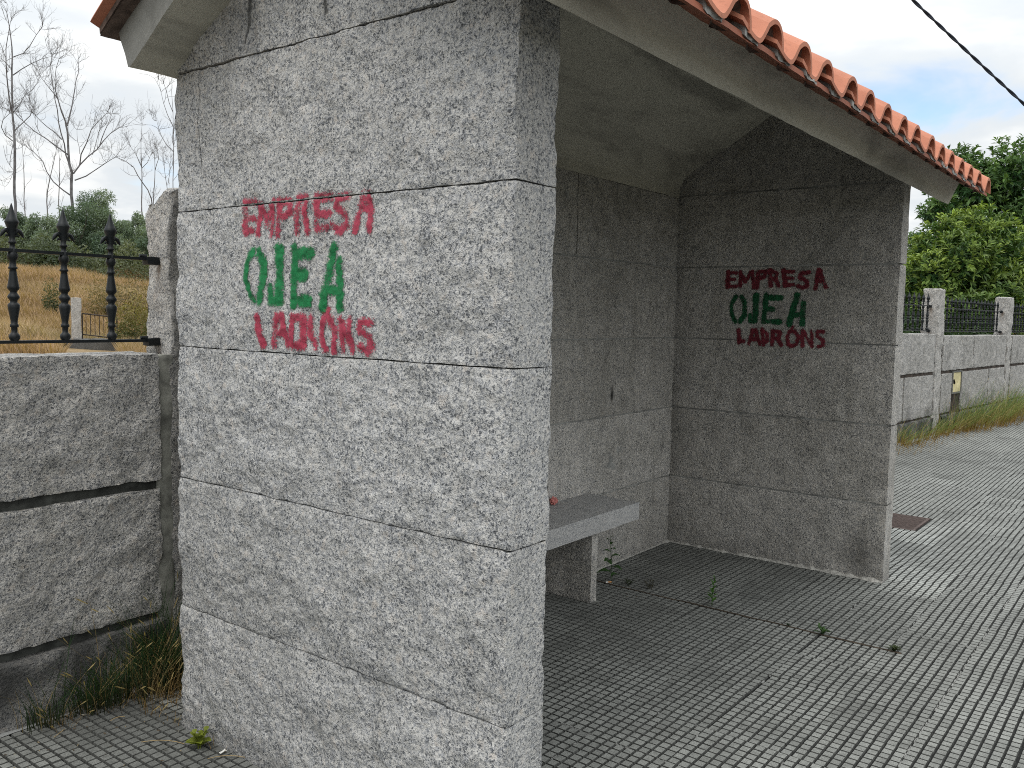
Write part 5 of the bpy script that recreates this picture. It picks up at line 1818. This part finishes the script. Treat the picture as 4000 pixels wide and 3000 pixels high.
MF = 1.27
bp = at(3740, 1500, 14.6 * MF)
base = np.array((bp[0], bp[1] + .2, .75))
bl = []
for (x_, y_, d_, rx, rz) in ((3740, 1040, 14.3, .55, .50), (3630, 1090, 14.1, .42, .38), (3860, 1010, 14.6, .52, .50), (3700, 930, 14.7, .36, .32), (3810, 900, 14.8, .36, .34), (3890, 900, 14.9, .26, .24), (3650, 1240, 14.2, .6, .5), (3880, 1190, 14.5, .6, .55), (3960, 1110, 14.9, .5, .45), (3560, 1140, 14.6, .40, .40), (3760, 1270, 14.2, .75, .5), (3610, 980, 14.5, .24, .22), (3570, 1300, 14.2, .5, .4)):
    p_ = at(x_, y_, d_ * MF)
    bl.append((tuple(p_ - base), (rx * MF, rx * MF, rz * MF)))
blobs_tree('magnolia_tree', 'glossy light green magnolia bush-tree in front, behind the right-hand railing', 'tree', base, .09, 1.2, bl, 4600, .125, GREEN, 81, .30, 0, None, 9, .3)
bp = at(3880, 1500, 17.5 * MF)
base = np.array((bp[0], bp[1] + .3, .7))
bl = []
for (x_, y_, d_, rx, rz) in ((3765, 660, 17.2, .36, .40), (3800, 740, 17.2, .5, .5), (3870, 720, 17.4, .55, .5), (3960, 670, 17.3, .50, .52), (4045, 720, 17.8, .8, .7), (3700, 800, 17.5, .42, .40), (3850, 900, 17.7, .9, .7), (4000, 950, 17.6, .9, .8), (3720, 930, 17.8, .45, .5), (3900, 1150, 17.8, 1.2, .8), (4080, 1100, 17.8, .9, .9)):
    p_ = at(x_, y_, d_ * MF)
    bl.append((tuple(p_ - base), (rx * MF, rx * MF, rz * MF)))
blobs_tree('magnolia_tree', 'taller darker magnolia tree rising behind the light green one', 'tree', base, .16, 2.4, bl, 4200, .15, DGREEN, 82, .30, 0, None, 9, .3)
bp = at(3570, 1400, 16.0 * MF)
base = np.array((bp[0], bp[1] + .2, .75))
bl = []
for (x_, y_, d_, rx, rz) in ((3650, 835, 16.6, .22, .14), (3690, 800, 16.6, .20, .16), (3610, 960, 16.4, .3, .22), (3560, 1060, 16.2, .35, .30), (3540, 1230, 15.8, .5, .5)):
    p_ = at(x_, y_, d_ * MF)
    bl.append((tuple(p_ - base), (rx * MF, rx * MF, rz * MF)))
blobs_tree('magnolia_tree', 'small dark magnolia just past the shelter edge, its top against the sky', 'tree', base, .07, 1.3, bl, 900, .13, DGREEN, 83, .30, 0, None, 9, .25)
# hedge plants behind the rails
for k, (s, lab, col, h) in enumerate(((-.9, 'leafy garden shrub with yellowing tips behind the rails next to the shelter', ((.045, .09, .022), (.20, .24, .04)), .95), (2.1, 'dark green hedge shrub behind the railing left of the middle', ((.016, .042, .012), (.05, .09, .022)), .95), (3.4, 'dark green hedge shrub behind the railing nearer the far post', ((.016, .04, .012), (.045, .085, .022)), .95), (6.0, 'hedge shrub behind the rails at the right picture edge', ((.018, .045, .014), (.06, .10, .025)), 1.0))):
    p_ = fence_right(s, .85)
    blobs_tree('garden_shrub', lab, 'shrub', (p_[0], p_[1], .7), .03, .5, [((0, 0, .45), (.75, .5, .48)), ((.45, .1, .40), (.6, .45, .42)), ((-.5, .0, .38), (.6, .45, .40))], 520, .085, col, 90 + k, .42, 0, None, 7, .3)

# house far off at the right edge
hp = at(4010, 1200, 40)
house = thing('house', 'far salmon-coloured house glimpsed past the farther granite post', 'house', (hp[0] + 2.5, hp[1] - 2.2, 0), -.3)
mb = MB()
mb.box((-4, -3.4, 0), (4, 3.4, 2.15))
mb.build('wall', M['salmon'], house)
mb = MB()
mb.add([(-4.4, -3.8, 2.1), (4.4, -3.8, 2.1), (4.4, 0, 2.62), (-4.4, 0, 2.62), (-4.4, 3.8, 2.1), (4.4, 3.8, 2.1), (-4.4, -3.8, 1.98), (4.4, -3.8, 1.98), (4.4, 3.8, 1.98), (-4.4, 3.8, 1.98)],
       [(0, 1, 2, 3), (3, 2, 5, 4), (6, 9, 8, 7), (6, 7, 1, 0), (8, 9, 4, 5)])
mb.build('roof', M['tile'], house)
for x in (-2.2, 0, 2.2):
    mb = MB()
    mb.box((x - .5, -3.43, .9), (x + .5, -3.36, 1.8))
    mb.build('window', M['iron'], house)

# ------------------------------------------------------------------ overhead cable
mb = MB()
pa, pb = at(3380, -180, 9.0), at(4160, 545, 9.6)
pa = pa + (pa - pb) * .6
pb = pb + (pb - pa) * .5
T = np.linspace(0, 1, 420)
P = pa[None] + (pb - pa)[None] * T[:, None]
P[:, 2] -= .10 * 4 * T * (1 - T) - .075
dv = (pb - pa) / np.linalg.norm(pb - pa)
s1 = np.cross(dv, (0, 0, 1))
s1 /= np.linalg.norm(s1)
s2 = np.cross(s1, dv)
ln = np.linalg.norm(pb - pa)
for ph in (0, math.pi):
    an = T * ln / .30 * 2 * math.pi + ph
    mb.tube(P + .0065 * (np.cos(an)[:, None] * s1 + np.sin(an)[:, None] * s2), .0088, 6)
mb.build('overhead_cable', M['cable'], label='twisted black overhead cable crossing the sky at the upper right', cat='cable')
